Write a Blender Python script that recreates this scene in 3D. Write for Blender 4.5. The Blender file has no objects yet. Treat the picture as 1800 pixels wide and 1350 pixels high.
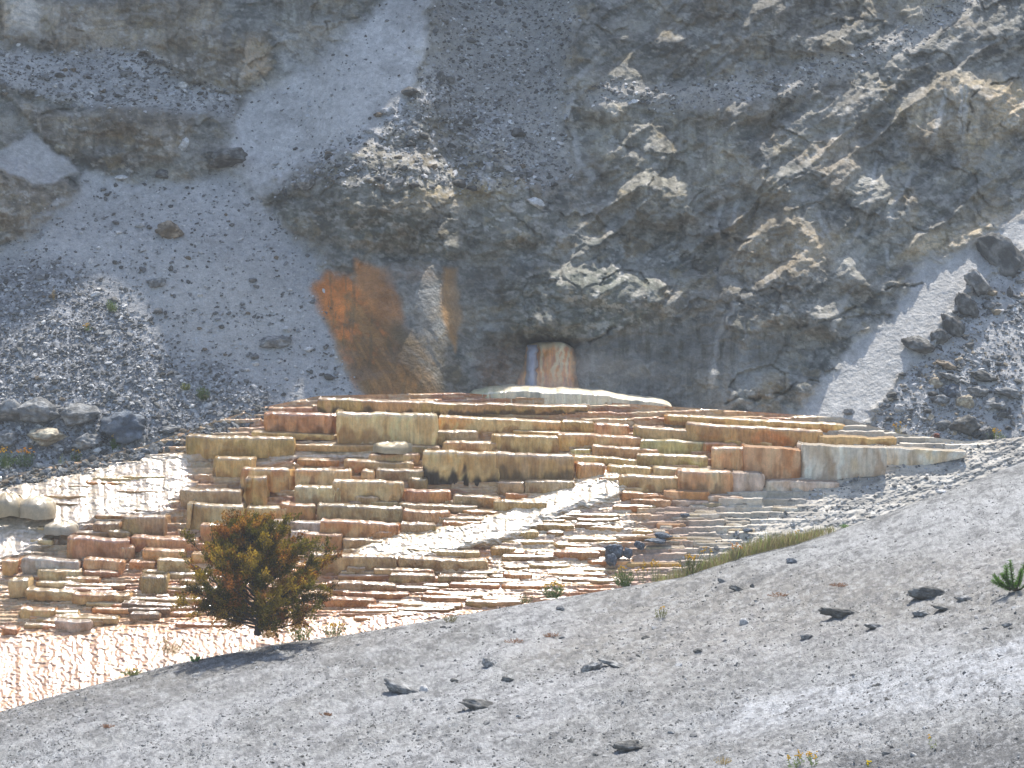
import bpy, bmesh, math, random
import numpy as np
from mathutils import Vector, noise as mnoise
random.seed(7); RS = np.random.RandomState(11)
S = bpy.context.scene
R = math.radians
# ---------------------------------------------------------------- camera, sky, sun, exposure
FPX = 4250.0; PITCH = R(3.03)
cd = bpy.data.cameras.new('camera'); cam = bpy.data.objects.new('camera', cd)
S.collection.objects.link(cam); S.camera = cam
cd.lens = 85.0; cd.sensor_width = 36.0; cd.clip_end = 2000; cd.clip_start = 0.5
cam.location = (0, 0, 0); cam.rotation_euler = (R(90) - PITCH, 0, 0)
S.render.resolution_x = 1024; S.render.resolution_y = 768
SUN_EL = 58.0; SUN_AZ = 14.0          # azimuth measured from +Y (straight ahead) towards +X
w = bpy.data.worlds.new("World"); S.world = w; w.use_nodes = True
nt = w.node_tree; nt.nodes.clear()
sky = nt.nodes.new('ShaderNodeTexSky'); sky.sky_type = 'NISHITA'; sky.sun_disc = False
sky.sun_elevation = R(SUN_EL); sky.sun_rotation = R(SUN_AZ); sky.air_density = 1.0; sky.dust_density = 1.5
bg = nt.nodes.new('ShaderNodeBackground'); bg.inputs[1].default_value = 0.15
wo = nt.nodes.new('ShaderNodeOutputWorld')
nt.links.new(sky.outputs[0], bg.inputs[0]); nt.links.new(bg.outputs[0], wo.inputs[0])
sd = bpy.data.lights.new('sun', 'SUN'); sd.energy = 4.6; sd.angle = R(0.5); sd.color = (1.0, .95, .87)
so = bpy.data.objects.new('sun', sd); S.collection.objects.link(so)
sv = Vector((math.sin(R(SUN_AZ)) * math.cos(R(SUN_EL)), math.cos(R(SUN_AZ)) * math.cos(R(SUN_EL)), math.sin(R(SUN_EL))))
so.rotation_euler = sv.to_track_quat('Z', 'Y').to_euler()
S.view_settings.view_transform = 'Standard'; S.view_settings.look = 'None'
S.view_settings.gamma = 1; S.view_settings.use_curve_mapping = False
S.view_settings.exposure = 0.75

# ---------------------------------------------------------------- geometry helpers
cp, sp = math.cos(PITCH), math.sin(PITCH)
def P(u, v, Y):
    """world point seen at photo pixel (u, v) with world depth Y"""
    u = np.asarray(u, float); v = np.asarray(v, float); Y = np.asarray(Y, float)
    a = (u - 900) / FPX; b = (675 - v) / FPX
    dy = cp + b * sp; dz = -sp + b * cp
    s = Y / dy
    return np.stack(np.broadcast_arrays(a * s, Y, dz * s), -1)
def EL(v):
    b = (675 - np.asarray(v, float)) / FPX
    return (-sp + b * cp) / (cp + b * sp)
def sst(a, b, x):
    t = np.clip((x - a) / (b - a), 0, 1); return t * t * (3 - 2 * t)
_tab = np.random.RandomState(3).rand(512, 512)
def vn(x, y, seed=0):
    x = x + seed * 17.31; y = y + seed * 9.17
    xi = np.floor(x).astype(np.int64); yi = np.floor(y).astype(np.int64)
    fx = x - xi; fy = y - yi
    fx = fx * fx * fx * (fx * (fx * 6 - 15) + 10); fy = fy * fy * fy * (fy * (fy * 6 - 15) + 10)
    a = _tab[xi & 511, yi & 511]; b = _tab[(xi + 1) & 511, yi & 511]
    c = _tab[xi & 511, (yi + 1) & 511]; d = _tab[(xi + 1) & 511, (yi + 1) & 511]
    return (a + (b - a) * fx + (c - a) * fy + (a - b - c + d) * fx * fy) * 2 - 1
def fbm(x, y, o=5, seed=0, g=.5):
    s = 0; A = 1; n = 0
    for i in range(o):
        s = s + A * vn(x * 2 ** i, y * 2 ** i, seed + i * 3); n += A; A *= g
        x, y = x * .8 - y * .6, x * .6 + y * .8
    return s / n
def ridg(x, y, o=5, seed=0):
    s = 0; A = 1; n = 0
    for i in range(o):
        s = s + A * (1 - 2 * np.abs(vn(x * 2 ** i, y * 2 ** i, seed + i * 5))); n += A; A *= .5
        x, y = x * .8 - y * .6, x * .6 + y * .8
    return s / n
def worley(x, y, seed=0):
    xi = np.floor(x).astype(np.int64); yi = np.floor(y).astype(np.int64)
    f1 = np.full(np.shape(x), 9.); f2 = f1.copy(); idv = np.zeros(np.shape(x))
    for dx in (-1, 0, 1):
        for dy in (-1, 0, 1):
            cx = xi + dx; cy = yi + dy
            px = cx + _tab[(cx + seed) & 511, cy & 511]; py = cy + _tab[cx & 511, (cy + 91 + seed) & 511]
            d = np.hypot(px - x, py - y); h = _tab[(cx + 37) & 511, (cy + 53 + seed) & 511]
            n1 = d < f1
            f2 = np.where(n1, f1, np.minimum(f2, d)); idv = np.where(n1, h, idv); f1 = np.where(n1, d, f1)
    return f1, f2, idv
def segd(x, y, ax, ay, bx, by):
    vx, vy = bx - ax, by - ay
    t = np.clip(((x - ax) * vx + (y - ay) * vy) / (vx * vx + vy * vy + 1e-9), 0, 1)
    return np.hypot(x - ax - t * vx, y - ay - t * vy)
def lined(x, y, pts):
    d = np.full(np.shape(x), 1e6)
    for (a, b), (c, e) in zip(pts[:-1], pts[1:]): d = np.minimum(d, segd(x, y, a, b, c, e))
    return d
def polym(x, y, pts, soft=6.):
    d = np.full(np.shape(x), 1e6); ins = np.zeros(np.shape(x), bool)
    n = len(pts)
    for i in range(n):
        ax, ay = pts[i]; bx, by = pts[(i + 1) % n]
        d = np.minimum(d, segd(x, y, ax, ay, bx, by))
        c = ((ay > y) != (by > y)) & (x < (bx - ax) * (y - ay) / ((by - ay) if by != ay else 1e-9) + ax)
        ins ^= c
    return sst(-soft, soft, np.where(ins, d, -d))
def ell(x, y, cx, cy, rx, ry, rot=0, soft=.25):
    c, s = math.cos(R(rot)), math.sin(R(rot))
    dx, dy = x - cx, y - cy
    q = np.hypot((dx * c + dy * s) / rx, (-dx * s + dy * c) / ry)
    return 1 - sst(1 - soft, 1 + soft, q)
def mix(c, m, rgb):
    m = m[..., None] if m.ndim < c.ndim else m
    return c * (1 - m) + np.asarray(rgb, float) * m
def mesh(name, V, F, mat, col=None, wet=None, parent=None, smooth=True, kind=None):
    me = bpy.data.meshes.new(name)
    V = np.asarray(V, np.float32).reshape(-1, 3); F = np.asarray(F, np.int32)
    k = F.shape[1]
    me.vertices.add(len(V)); me.vertices.foreach_set('co', V.ravel())
    me.loops.add(F.size); me.loops.foreach_set('vertex_index', F.ravel())
    me.polygons.add(len(F)); me.polygons.foreach_set('loop_start', np.arange(0, F.size, k, dtype=np.int32))
    try: me.polygons.foreach_set('loop_total', np.full(len(F), k, np.int32))
    except Exception: pass
    me.polygons.foreach_set('use_smooth', np.full(len(F), smooth, bool))
    if col is not None:
        c = np.ones((len(V), 4), np.float32); c[:, :3] = np.clip(np.asarray(col).reshape(-1, 3), .004, .92)
        me.attributes.new('Col', 'FLOAT_COLOR', 'POINT').data.foreach_set('color', c.ravel())
    if wet is not None:
        me.attributes.new('wet', 'FLOAT', 'POINT').data.foreach_set('value', np.asarray(wet, np.float32).ravel())
    me.materials.append(mat); me.update(calc_edges=True)
    o = bpy.data.objects.new(name, me); S.collection.objects.link(o)
    if parent: o.parent = parent
    if kind: o['kind'] = kind
    return o
def gridF(ny, nx, flip=False):
    i = np.arange(ny * nx).reshape(ny, nx)
    a, b, c, d = i[:-1, :-1].ravel(), i[:-1, 1:].ravel(), i[1:, 1:].ravel(), i[1:, :-1].ravel()
    return np.stack((a, d, c, b) if not flip else (a, b, c, d), 1)
def tag(o, label, cat, group=None, kind=None):
    o['label'] = label; o['category'] = cat
    if group: o['group'] = group
    if kind: o['kind'] = kind
    return o
def empty(name, loc=(0, 0, 0)):
    o = bpy.data.objects.new(name, None); o.location = loc; S.collection.objects.link(o); return o
def spacing(a0, a, b, b0, fine, nc):
    f = np.arange(a, b + 1e-6, fine)
    t = np.linspace(0, 1, nc + 1)[1:] ** 1.6
    return np.concatenate([(a - (a - a0) * t)[::-1], f, b + (b0 - b) * t])

# ---------------------------------------------------------------- materials
def rockmat(name, rough=.9, detail=((9, .25), (55, .3)), bump=((30, .02), (110, .008)), wetmode=False, use_attr=True, rgb=None, glint=1.0, colamp=.35):
    m = bpy.data.materials.new(name); m.use_nodes = True
    n = m.node_tree; n.nodes.clear(); L = n.links.new
    out = n.nodes.new('ShaderNodeOutputMaterial'); b = n.nodes.new('ShaderNodeBsdfPrincipled'); L(b.outputs[0], out.inputs[0])
    tc = n.nodes.new('ShaderNodeTexCoord')
    geo = n.nodes.new('ShaderNodeNewGeometry')
    if use_attr:
        at = n.nodes.new('ShaderNodeAttribute'); at.attribute_name = 'Col'; c = at.outputs['Color']
    else:
        r = n.nodes.new('ShaderNodeRGB'); r.outputs[0].default_value = (*rgb, 1); c = r.outputs[0]
    for sc, amp in detail:
        t = n.nodes.new('ShaderNodeTexNoise'); t.inputs['Scale'].default_value = sc; t.inputs['Detail'].default_value = 5
        t.inputs['Roughness'].default_value = .65; L(geo.outputs['Position'], t.inputs['Vector'])
        mr = n.nodes.new('ShaderNodeMapRange'); mr.inputs[1].default_value = .3; mr.inputs[2].default_value = .7
        mr.inputs[3].default_value = 1 - amp; mr.inputs[4].default_value = 1 + amp; L(t.outputs[0], mr.inputs[0])
        mx = n.nodes.new('ShaderNodeVectorMath'); mx.operation = 'SCALE'; L(c, mx.inputs[0]); L(mr.outputs[0], mx.inputs['Scale']); c = mx.outputs[0]
    L(c, b.inputs['Base Color'])
    nrm = None
    for sc, dist in bump:
        t = n.nodes.new('ShaderNodeTexNoise'); t.inputs['Scale'].default_value = sc; t.inputs['Detail'].default_value = 4
        L(geo.outputs['Position'], t.inputs['Vector'])
        bp = n.nodes.new('ShaderNodeBump'); bp.inputs['Strength'].default_value = 1; bp.inputs['Distance'].default_value = dist
        L(t.outputs[0], bp.inputs['Height'])
        if nrm: L(nrm, bp.inputs['Normal'])
        nrm = bp.outputs[0]
    if nrm: L(nrm, b.inputs['Normal'])
    b.inputs['Roughness'].default_value = rough
    b.inputs['Specular IOR Level'].default_value = .3
    if wetmode:
        wa = n.nodes.new('ShaderNodeAttribute'); wa.attribute_name = 'wet'
        mr = n.nodes.new('ShaderNodeMapRange'); mr.inputs[3].default_value = .75; mr.inputs[4].default_value = .38
        L(wa.outputs['Fac'], mr.inputs[0]); L(mr.outputs[0], b.inputs['Roughness'])
        gt = n.nodes.new('ShaderNodeTexNoise'); gt.inputs['Scale'].default_value = 34; gt.inputs['Detail'].default_value = 3; gt.inputs['Roughness'].default_value = .75; mp_ = n.nodes.new('ShaderNodeMapping'); mp_.inputs['Scale'].default_value = (.7, 2.6, 2.2); L(geo.outputs['Position'], mp_.inputs['Vector']); L(mp_.outputs[0], gt.inputs['Vector'])
        gr_ = n.nodes.new('ShaderNodeMapRange'); gr_.inputs[1].default_value = .40; gr_.inputs[2].default_value = .53; gr_.inputs[3].default_value = .15; L(gt.outputs[0], gr_.inputs[0])
        gm_ = n.nodes.new('ShaderNodeMath'); gm_.operation = 'MULTIPLY'; L(wa.outputs['Fac'], gm_.inputs[0]); L(gr_.outputs[0], gm_.inputs[1]); L(gm_.outputs[0], b.inputs['Coat Weight'])
        b.inputs['Coat Roughness'].default_value = .10; b.inputs['Coat IOR'].default_value = 3.2
        t = n.nodes.new('ShaderNodeTexNoise'); t.inputs['Scale'].default_value = 42; t.inputs['Detail'].default_value = 3; t.inputs['Roughness'].default_value = .6
        L(geo.outputs['Position'], t.inputs['Vector'])
        bp = n.nodes.new('ShaderNodeBump'); bp.inputs['Distance'].default_value = .0085 * glint; L(t.outputs[0], bp.inputs['Height'])
        L(bp.outputs[0], b.inputs['Coat Normal'])
    return m
M_CLIFF = rockmat('cliff_rock', .95, ((7, .18), (40, .22)), ((14, .05), (60, .02)))
M_GROUND = rockmat('gravel_ground', .95, ((14, .16), (70, .3)), ((28, .06), (90, .025)))
M_TRAV = rockmat('wet_travertine', .6, ((10, .14), (60, .16)), ((45, .005), (120, .003)), wetmode=True)
M_STONE = rockmat('stone', .92, ((12, .2), (60, .25)), ((25, .02), (90, .01)))

# ---------------------------------------------------------------- base surfaces
def T(v): return np.interp(v, [500, 700, 850, 1000, 1100, 1250, 1400, 1900], [49.5, 46.5, 44.4, 42.2, 40.6, 38.2, 35.5, 27])
VB = ([-1500, -300, 0, 130, 250, 330, 450, 560, 800, 1200, 1480, 1580, 1700, 1800, 2050, 3300],
      [930, 880, 848, 822, 795, 766, 728, 706, 700, 726, 744, 772, 786, 778, 745, 600])
def vbase(u): return np.interp(u, *VB)
SIL = ([-1500, -200, 0, 60, 120, 300, 480, 620, 760, 900, 1050, 1200, 1310, 1400, 1480, 1560, 1650, 1800, 2050, 3300],
       [1560, 1300, 1240, 1222, 1205, 1158, 1122, 1104, 1080, 1055, 1030, 1004, 968, 946, 920, 893, 858, 800, 745, 600])
def vsil(u): return np.interp(u, *SIL)
GAP = ([-300, 0, 600, 1200, 1500, 1800], [1.9, 1.8, 1.5, .9, .2, .02])
def ysil(u): return T(vsil(u)) - np.interp(u, *GAP)

# ---- cliff and talus: slopes integrated upward from the foot of the terraces
us = spacing(-1500, -260, 2060, 3300, 2.0, 40); vs = spacing(-1500, -120, 880, 960, 2.0, 30)
U, V = np.meshgrid(us, vs)
WX = fbm(U / 60, V / 60, 4, 1) * 26; WY = fbm(U / 60, V / 60, 4, 2) * 22
wx = fbm(U / 16, V / 16, 3, 5) * 9; wy = fbm(U / 16, V / 16, 3, 6) * 8
Uw, Vw = U + WX * .55 + wx * .7, V + WY * .55 + wy * .7
CHUTE = [(560, 110), (690, -20), (690, -200), (780, -200), (765, 10), (745, 110), (700, 200), (640, 262), (520, 312), (452, 345), (400, 300), (405, 215), (455, 160)]
LTAL = [(-400, 560), (-100, 470), (0, 440), (120, 345), (150, 300), (260, 325), (400, 300), (452, 345), (505, 400), (560, 450), (575, 540), (600, 640), (640, 700), (640, 730), (470, 735), (200, 800), (-400, 950)]
LSHELF = [(-400, 60), (0, 90), (100, 88), (250, 90), (330, 140), (420, 170), (400, 215), (345, 195), (200, 190), (90, 170), (0, 150), (-400, 120)]
LLED = [(-60, 300), (45, 232), (150, 305), (60, 330), (10, 300)]
MTAL = [(790, -200), (1010, -200), (1000, 60), (985, 190), (1010, 300), (960, 330), (860, 250), (770, 190), (700, 230), (760, 110)]
RCH = [(1830, 360), (2100, 300), (2100, 380), (1800, 440), (1700, 520), (1625, 610), (1500, 760), (1400, 745), (1455, 655), (1560, 560), (1610, 470), (1680, 440)]
RTAL = [(1500, 760), (1625, 610), (1700, 520), (1800, 440), (2100, 330), (3300, 0), (3300, 900), (1600, 900), (1450, 800), (1400, 742)]
RSTRIP = [(1790, -40), (1700, 20), (1590, 100), (1450, 140), (1340, 175), (1200, 195), (1020, 180), (1060, 140), (1220, 150), (1400, 110), (1560, 60), (1700, -20), (1780, -120)]
Ux_, Vx_ = Uw + 14 * fbm(U / 22, V / 16, 3, 15), Vw + 10 * fbm(U / 20, V / 14, 3, 16)
mCH = polym(Ux_, Vx_, CHUTE, 18); mLT = polym(Ux_, Vx_, LTAL, 13); mLS = polym(Uw, Vw, LSHELF, 10); mLL = polym(Uw, Vw, LLED, 5)
mMT = polym(Uw, Vw, MTAL, 22); mRC = polym(Ux_, Vx_, RCH, 13); mRT = polym(Uw, Vw, RTAL, 8); mRS = polym(Uw, Vw, RSTRIP, 9)
mTal = np.maximum.reduce([mCH, mLT, mLS, mLL, mRC, mRT, mMT * .8, mRS * .5])
def blur(a, k):
    for ax in (0, 1):
        c = np.cumsum(np.pad(a, [(k + 1, k) if i == ax else (0, 0) for i in (0, 1)], 'edge'), axis=ax)
        n = a.shape[ax]
        hi = np.take(c, np.arange(2 * k + 1, n + 2 * k + 1), ax); lo = np.take(c, np.arange(0, n), ax)
        a = (hi - lo) / (2 * k + 1)
    return a
mslope = 1.36 - .44 * blur(mTal, 14) + .22 * fbm(U / 190, V / 150, 3, 20)
shade_ridge = (1 - sst(1020, 1240, U)) * sst(-20, -90, V) * (1 - sst(-860, -1040, V))  # unseen steep ridge above the frame, added to cast shade on the cliff
mslope = np.clip(mslope, .62, 1.7) * (1 - .6 * sst(-60, -260, V) * (1 - shade_ridge)) * (1 + 2.6 * shade_ridge)
e = EL(vs); vb = vbase(us)
Yb = T(vb) + .35 + 1.0 * sst(740, 840, us) * (1 - sst(1190, 1300, us))
# integrate
lnY = np.zeros_like(U)
for i in range(len(vs) - 2, -1, -1):
    de = e[i] - e[i + 1]
    inc = de / (np.maximum(mslope[i] - e[i], .3))
    lnY[i] = lnY[i + 1] + np.where(vs[i] < vb, inc, 0)
Yc = Yb[None, :] * np.exp(blur(lnY, 8))
# relief (metres, towards the camera positive)
rock = 1 - mTal
n4_ = fbm(U / 110, V / 90, 3, 44)
f1, f2, cid = worley(Uw / 62, Vw / 46, 3); crack = 1 - sst(.02, .10, f2 - f1)
g1, g2, gid = worley(Uw / 24, Vw / 17, 8); crk2 = 1 - sst(.02, .14, g2 - g1)
rel = rock * (.55 * fbm(U / 120, V / 90, 2, 30) + .34 * ridg(Uw / 130, Vw / 85, 4, 33) + .20 * (cid - .5) + .10 * (gid - .5) * sst(-.2, .3, n4_) - .05 * crack * sst(.1, .4, n4_))
# draped flowstone lobes, right hand side: long ridges running down to the left
a = R(-38); q1 = (U * math.cos(a) - V * math.sin(a)); q2 = (U * math.sin(a) + V * math.cos(a))
q1 = (U * .78 - V * .62); q2 = (U * .62 + V * .78)
drape = sst(960, 1100, U) * (1 - sst(480, 600, V)) * (1 - sst(1650, 1900, U) * .4)
qq = q2 + WX * .5
rel += rock * drape * (.25 * (1 - np.abs(vn(qq / 38, q1 / 170, 50)) * 2) + .06 * (1 - 2 * np.abs(vn(qq / 14, q1 / 90, 51))) + .03 * vn(qq / 6, q1 / 50, 52))
# fine rock texture
rel += rock * (.05 * fbm(U / 14, V / 10, 4, 60) + .02 * fbm(U / 5, V / 4, 2, 61) + .07 * vn((U + WX) / 11, V / 90, 64) * sst(-.1, .3, n4_) + .03 * vn((U + WX) / 4.5, V / 50, 65) * sst(-.1, .3, n4_))
rel += mTal * (.06 * fbm(U / 70, V / 50, 3, 62) + .022 * fbm(U / 9, V / 6, 3, 63, .7))
rel *= 1 - .8 * sst(-80, -180, V)
outc = []   # individual outcrops: polygon, push-out, colour index
def shelf(poly, amp, toff=1):
    global rel
    xs = [p[0] for p in poly]; ys = [p[1] for p in poly]
    amp = amp * .72; m = polym(U + wx * 1.1, V + wy * 1.1, poly, 12)
    h = (V - min(ys)) / (max(ys) - min(ys))
    rel = rel + m * amp * (1 - .45 * np.clip(h, 0, 1)) * (1 + .25 * fbm(U / 28, V / 40, 3, 71))
    outc.append(m)
    return m
oA = shelf([(-60, -60), (60, -60), (64, 0), (172, 8), (176, 96), (105, 90), (60, 70), (-60, 60)], .55)
oB = shelf([(176, 10), (250, -30), (300, 0), (380, -20), (385, 55), (260, 82), (245, 90), (180, 88)], .4)
oC = shelf([(262, 70), (330, 58), (420, 62), (470, 55), (476, 118), (440, 140), (410, 150), (350, 142), (300, 120), (250, 92)], .75)
oD = shelf([(30, 180), (110, 200), (180, 196), (250, 196), (340, 205), (335, 240), (300, 275), (230, 285), (120, 275), (60, 240)], .7)
oE = shelf([(140, 270), (200, 262), (255, 285), (225, 305), (180, 312), (150, 298)], .45)
oF = shelf([(-200, 260), (0, 282), (60, 300), (130, 330), (122, 350), (60, 400), (0, 430), (-200, 520)], .7)
oG = shelf([(360, 268), (395, 258), (432, 270), (420, 292), (370, 292)], .35)
oH = shelf([(722, 78), (770, 30), (830, 20), (850, 50), (800, 78), (745, 98)], .45)
oI = shelf([(480, -40), (640, -40), (610, 30), (545, 55), (490, 40)], .5)
oJ = shelf([(880, 480), (960, 470), (1090, 470), (1180, 500), (1140, 560), (1080, 590), (1010, 604), (920, 604), (885, 560)], .8)
oK = shelf([(1010, 130), (1140, 125), (1250, 160), (1300, 230), (1260, 330), (1180, 400), (1090, 360), (1040, 250)], .35)
oL = shelf([(1430, 240), (1510, 235), (1508, 300), (1470, 350), (1435, 300)], .35)
oM = shelf([(1650, 130), (1760, 130), (1800, 230), (1700, 262), (1600, 265), (1590, 200)], .35)
oN = shelf([(1270, 470), (1290, 380), (1400, 370), (1450, 430), (1400, 480), (1330, 500)], .4)
oO = shelf([(480, 320), (620, 260), (760, 290), (940, 330), (960, 420), (840, 460), (700, 440), (560, 425), (500, 390)], .5)
oP = shelf([(1340, 0), (1500, -40), (1540, 30), (1480, 80), (1380, 110), (1280, 60)], .5)
oQ = shelf([(1700, 0), (1810, -30), (1900, 60), (1800, 90), (1720, 50)], .4)
edge = sst(0, 40, vb[None, :] - V)
wallo = polym(U, V, [(552, 505), (570, 480), (612, 470), (700, 470), (820, 460), (840, 560), (870, 705), (640, 705), (590, 600)], 20)
rel = rel * (1 - .85 * wallo) + wallo * (.10 * vn((U - V * .55) / 40, V / 200, 73) + .05 * fbm((U - V * .6) / 14, V / 50, 3, 74)) + .16 * np.exp(-((U - 600 - (V - 490) * .62) / 40) ** 2) * sst(478, 500, V) * edge
wallm = ell(U, V, 1130, 640, 190, 90) + ell(U, V, 700, 600, 130, 130)
rel = rel * .85 * (.35 + .65 * edge) * (1 - .45 * np.clip(wallm, 0, 1))
CRACKS = [[(1255, 722), (1290, 700), (1330, 702), (1380, 690), (1410, 668), (1440, 668)], [(1400, 575), (1470, 560), (1520, 530), (1570, 505), (1620, 498)],
          [(1505, 235), (1508, 222), (1530, 215), (1552, 222)], [(1702, 255), (1706, 170), (1730, 150), (1790, 138)], [(1095, 478), (1180, 470), (1240, 476)],
          [(1035, 600), (1080, 575), (1140, 572)], [(1140, 325), (1170, 300), (1200, 270)], [(245, 92), (300, 122), (350, 150), (400, 165)], [(1225, 385), (1260, 405), (1300, 425), (1330, 420)]]
ckm = np.zeros_like(U)
for pl in CRACKS: ckm = np.maximum(ckm, (1 - sst(.6, 2.6, lined(U + wx * .7, V + wy * .7, pl))) * sst(-.25, .1, vn(U / 17, V / 17, 58)))
rel -= .15 * ckm
rel += .14 * ell(U + wx * 1.5, V + wy * 1.2, 985, 576, 120, 24, -6, .6) - .22 * ell(U, V, 966, 604, 50, 8, 0, .4)
Yr = Yc - rel
CL = P(U, V, Yr)
# ---- colours (albedo, plus shade painted in above the spring outlet)
def C(*a): return np.array(a, float)
n1 = fbm(Uw / 46, Vw / 34, 5, 80); n2 = fbm(U / 22, V / 16, 4, 84, .6); n3 = fbm(Uw / 9, Vw / 6, 3, 88, .7); n4 = fbm(U / 150, V / 120, 3, 90)
vstr = fbm(U / 7 + WX / 20, V / 60, 4, 92)
col = np.ones(U.shape + (3,)) * C(.155, .16, .15)
col = mix(col, sst(-.05, .35, n1), (.27, .265, .24))
col = mix(col, sst(.1, .4, -n1), (.085, .095, .092))
col = mix(col, .7 * sst(.15, .4, n2), (.33, .33, .32))
col = mix(col, .6 * sst(.2, .45, fbm(U / 60, V / 40, 4, 95)) * sst(250, 500, U), (.26, .2, .12))
col = mix(col, .6 * drape * sst(-.2, .3, n4), (.135, .13, .12))
col = mix(col, .45 * drape * sst(.1, .45, vn(qq / 5, q1 / 60, 53)), (.33, .32, .3))
for m, c in ((oA, (.30, .25, .19)), (oB, (.25, .21, .155)), (oC, (.16, .14, .11)), (oD, (.19, .165, .13)), (oE, (.10, .10, .095)), (oF, (.22, .185, .14)), (oG, (.13, .135, .14)),
             (oH, (.10, .11, .105)), (oI, (.22, .22, .2)), (oJ, (.105, .115, .10)), (oK, (.22, .215, .185)), (oL, (.26, .225, .18)), (oM, (.32, .275, .21)), (oN, (.31, .265, .2)), (oO, (.15, .15, .125)), (oP, (.15, .145, .13)), (oQ, (.13, .135, .13))):
    col = mix(col, m * .82, c)
    col = mix(col, m * .55 * sst(.12, .45, vstr + .5 * n1), C(*c) * .5)
    col = mix(col, m * .5 * sst(.1, .4, -vstr + .3 * n2), C(*c) * 1.75)
col = mix(col, ell(Uw, Vw, 935, 260, 70, 34, 10, .4) * .8, (.37, .3, .2))
col = mix(col, ell(Uw, Vw, 800, 345, 110, 22, -8, .5) * .7, (.33, .26, .15))
col = mix(col, ell(Uw, Vw, 700, 405, 110, 28, 8, .5) * .7, (.075, .075, .05))
col = mix(col, ell(Uw, Vw, 445, 105, 30, 38, 0, .3) * .85, (.46, .37, .27))
col = mix(col, ell(Uw, Vw, 1405, 440, 70, 40, -12, .4) * .8, (.36, .3, .22))
col = mix(col, ell(Uw, Vw, 1090, 210, 30, 26, 0, .4) * .8, (.38, .36, .31))
col = mix(col, ell(Uw, Vw, 1690, 410, 110, 22, -22, .5) * .85, (.5, .42, .3))
col = mix(col, ell(Uw, Vw, 1780, 185, 40, 40, 0, .4) * .8, (.5, .4, .27))
col = mix(col, ell(Uw, Vw, 1590, 0, 110, 34, 0, .4) * .8, (.4, .36, .29))
col = mix(col, ell(Uw, Vw, 190, 45, 24, 42, 0, .3) * .7, (.42, .36, .28))
col = mix(col, ell(Uw, Vw, 40, 30, 26, 50, 0, .3) * .8, (.55, .52, .48))
col = mix(col, polym(Uw, Vw, [(480, 50), (600, 30), (640, 60), (620, 130), (500, 120)], 8) * .7, (.5, .5, .5))
# pale loose debris
tal = C(.385, .375, .36)[None, None] * (1 + .16 * n2 + .10 * n3)[..., None]
col = mix(col, mTal[..., None] * np.ones(3), tal)
for i in range(1): pass
col = mix(col, mCH * .5 * sst(-.3, .3, n4 + .4 * n2), (.63, .61, .58))
col = mix(col, mRC * .7, (.43, .42, .40))
sp1 = sst(.12, .4, n3 + .35 * n1)
col = mix(col, mRT * .5 * sp1, (.34, .34, .34))
col = mix(col, mMT * .75, (.30, .29, .265)); col = mix(col, mMT * .6 * sst(0, .3, n3), (.2, .2, .19))
col = mix(col, mLS * .45 * sst(0, .3, n1 + .5 * n3), (.16, .165, .17))
col = mix(col, mLT * .55 * sst(.05, .35, n3 + .3 * n2) * sst(330, 420, V), (.23, .235, .245))
dk = polym(Uw, Vw, [(-400, 470), (0, 470), (120, 470), (220, 540), (260, 600), (380, 640), (480, 700), (430, 735), (200, 800), (-400, 950)], 30)
col = mix(col, dk * .8, (.19, .195, .205)); col = mix(col, dk * .7 * sst(.1, .4, n3 + .3 * n2), (.42, .42, .42)); col = mix(col, dk * .6 * sst(.1, .4, -n3), (.09, .095, .105))
col = mix(col, ell(Uw, Vw, 400, 545, 140, 75, 14, .5) * .7, (.42, .4, .37))
# scattered debris band where chute meets rock
band = polym(Uw, Vw, [(600, 250), (700, 180), (760, 120), (880, 200), (960, 330), (800, 330), (640, 320), (480, 330)], 20)
col = mix(col, band * .6 * sst(-.05, .25, n2 + n3 * .5), (.46, .46, .48))
pp = sst(.28, .42, fbm(U / 13, V / 8, 3, 140, .6) + .15 * n4) * rock
col = mix(col, pp * .55, (.48, .47, .45))
col = mix(col, sst(.32, .45, fbm(U / 30, V / 22, 4, 143)) * rock * .5, (.3, .25, .16))
# orange and brown mineral stains
o1 = polym(Uw * .6 + U * .4, Vw * .6 + V * .4, [(552, 505), (570, 480), (612, 484), (650, 525), (700, 590), (745, 650), (800, 705), (640, 705), (610, 650), (590, 600), (565, 550)], 12)
dn = (V - 480) / 220
col = mix(col, o1 * .95, (.22, .12, .045)); dst = fbm((U - V * .55) / 9, (V + U * .3) / 70, 4, 97); col = mix(col, o1 * .7 * sst(.0, .3, dst), (.36, .19, .07)); col = mix(col, o1 * .9 * sst(.1, -.35, dn - .42 + .35 * n2 + (U - 600 - (V - 500) * .6) / 260 + .3 * dst), (.60, .21, .055))
col = mix(col, o1 * .5 * sst(.1, .4, vstr), (.13, .10, .055)); col = mix(col, o1 * .45 * sst(.0, .4, n1) * sst(.2, .8, dn), (.2, .15, .12))
o2 = polym(Uw * .5 + U * .5, Vw * .5 + V * .5, [(618, 455), (660, 470), (690, 478), (705, 530), (715, 570), (760, 640), (700, 600), (650, 545), (625, 505)], 7)
col = mix(col, o2 * .9, (.44, .2, .07)); col = mix(col, o2 * sst(.6, .9, (V - 450) / 160) * .8, (.14, .11, .06))
o3 = polym(Uw * .4 + U * .6, Vw * .4 + V * .6, [(782, 468), (806, 470), (808, 500), (816, 560), (800, 620), (778, 560), (776, 520)], 6)
col = mix(col, ell(Uw, Vw, 720, 480, 50, 12, 4, .5) * .6, (.28, .16, .07))
col = mix(col, o3 * .9, (.38, .2, .06))
col = mix(col, polym(Uw, Vw, [(700, 560), (780, 600), (840, 700), (780, 705), (700, 640)], 15) * .7, (.11, .085, .05))
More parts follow.
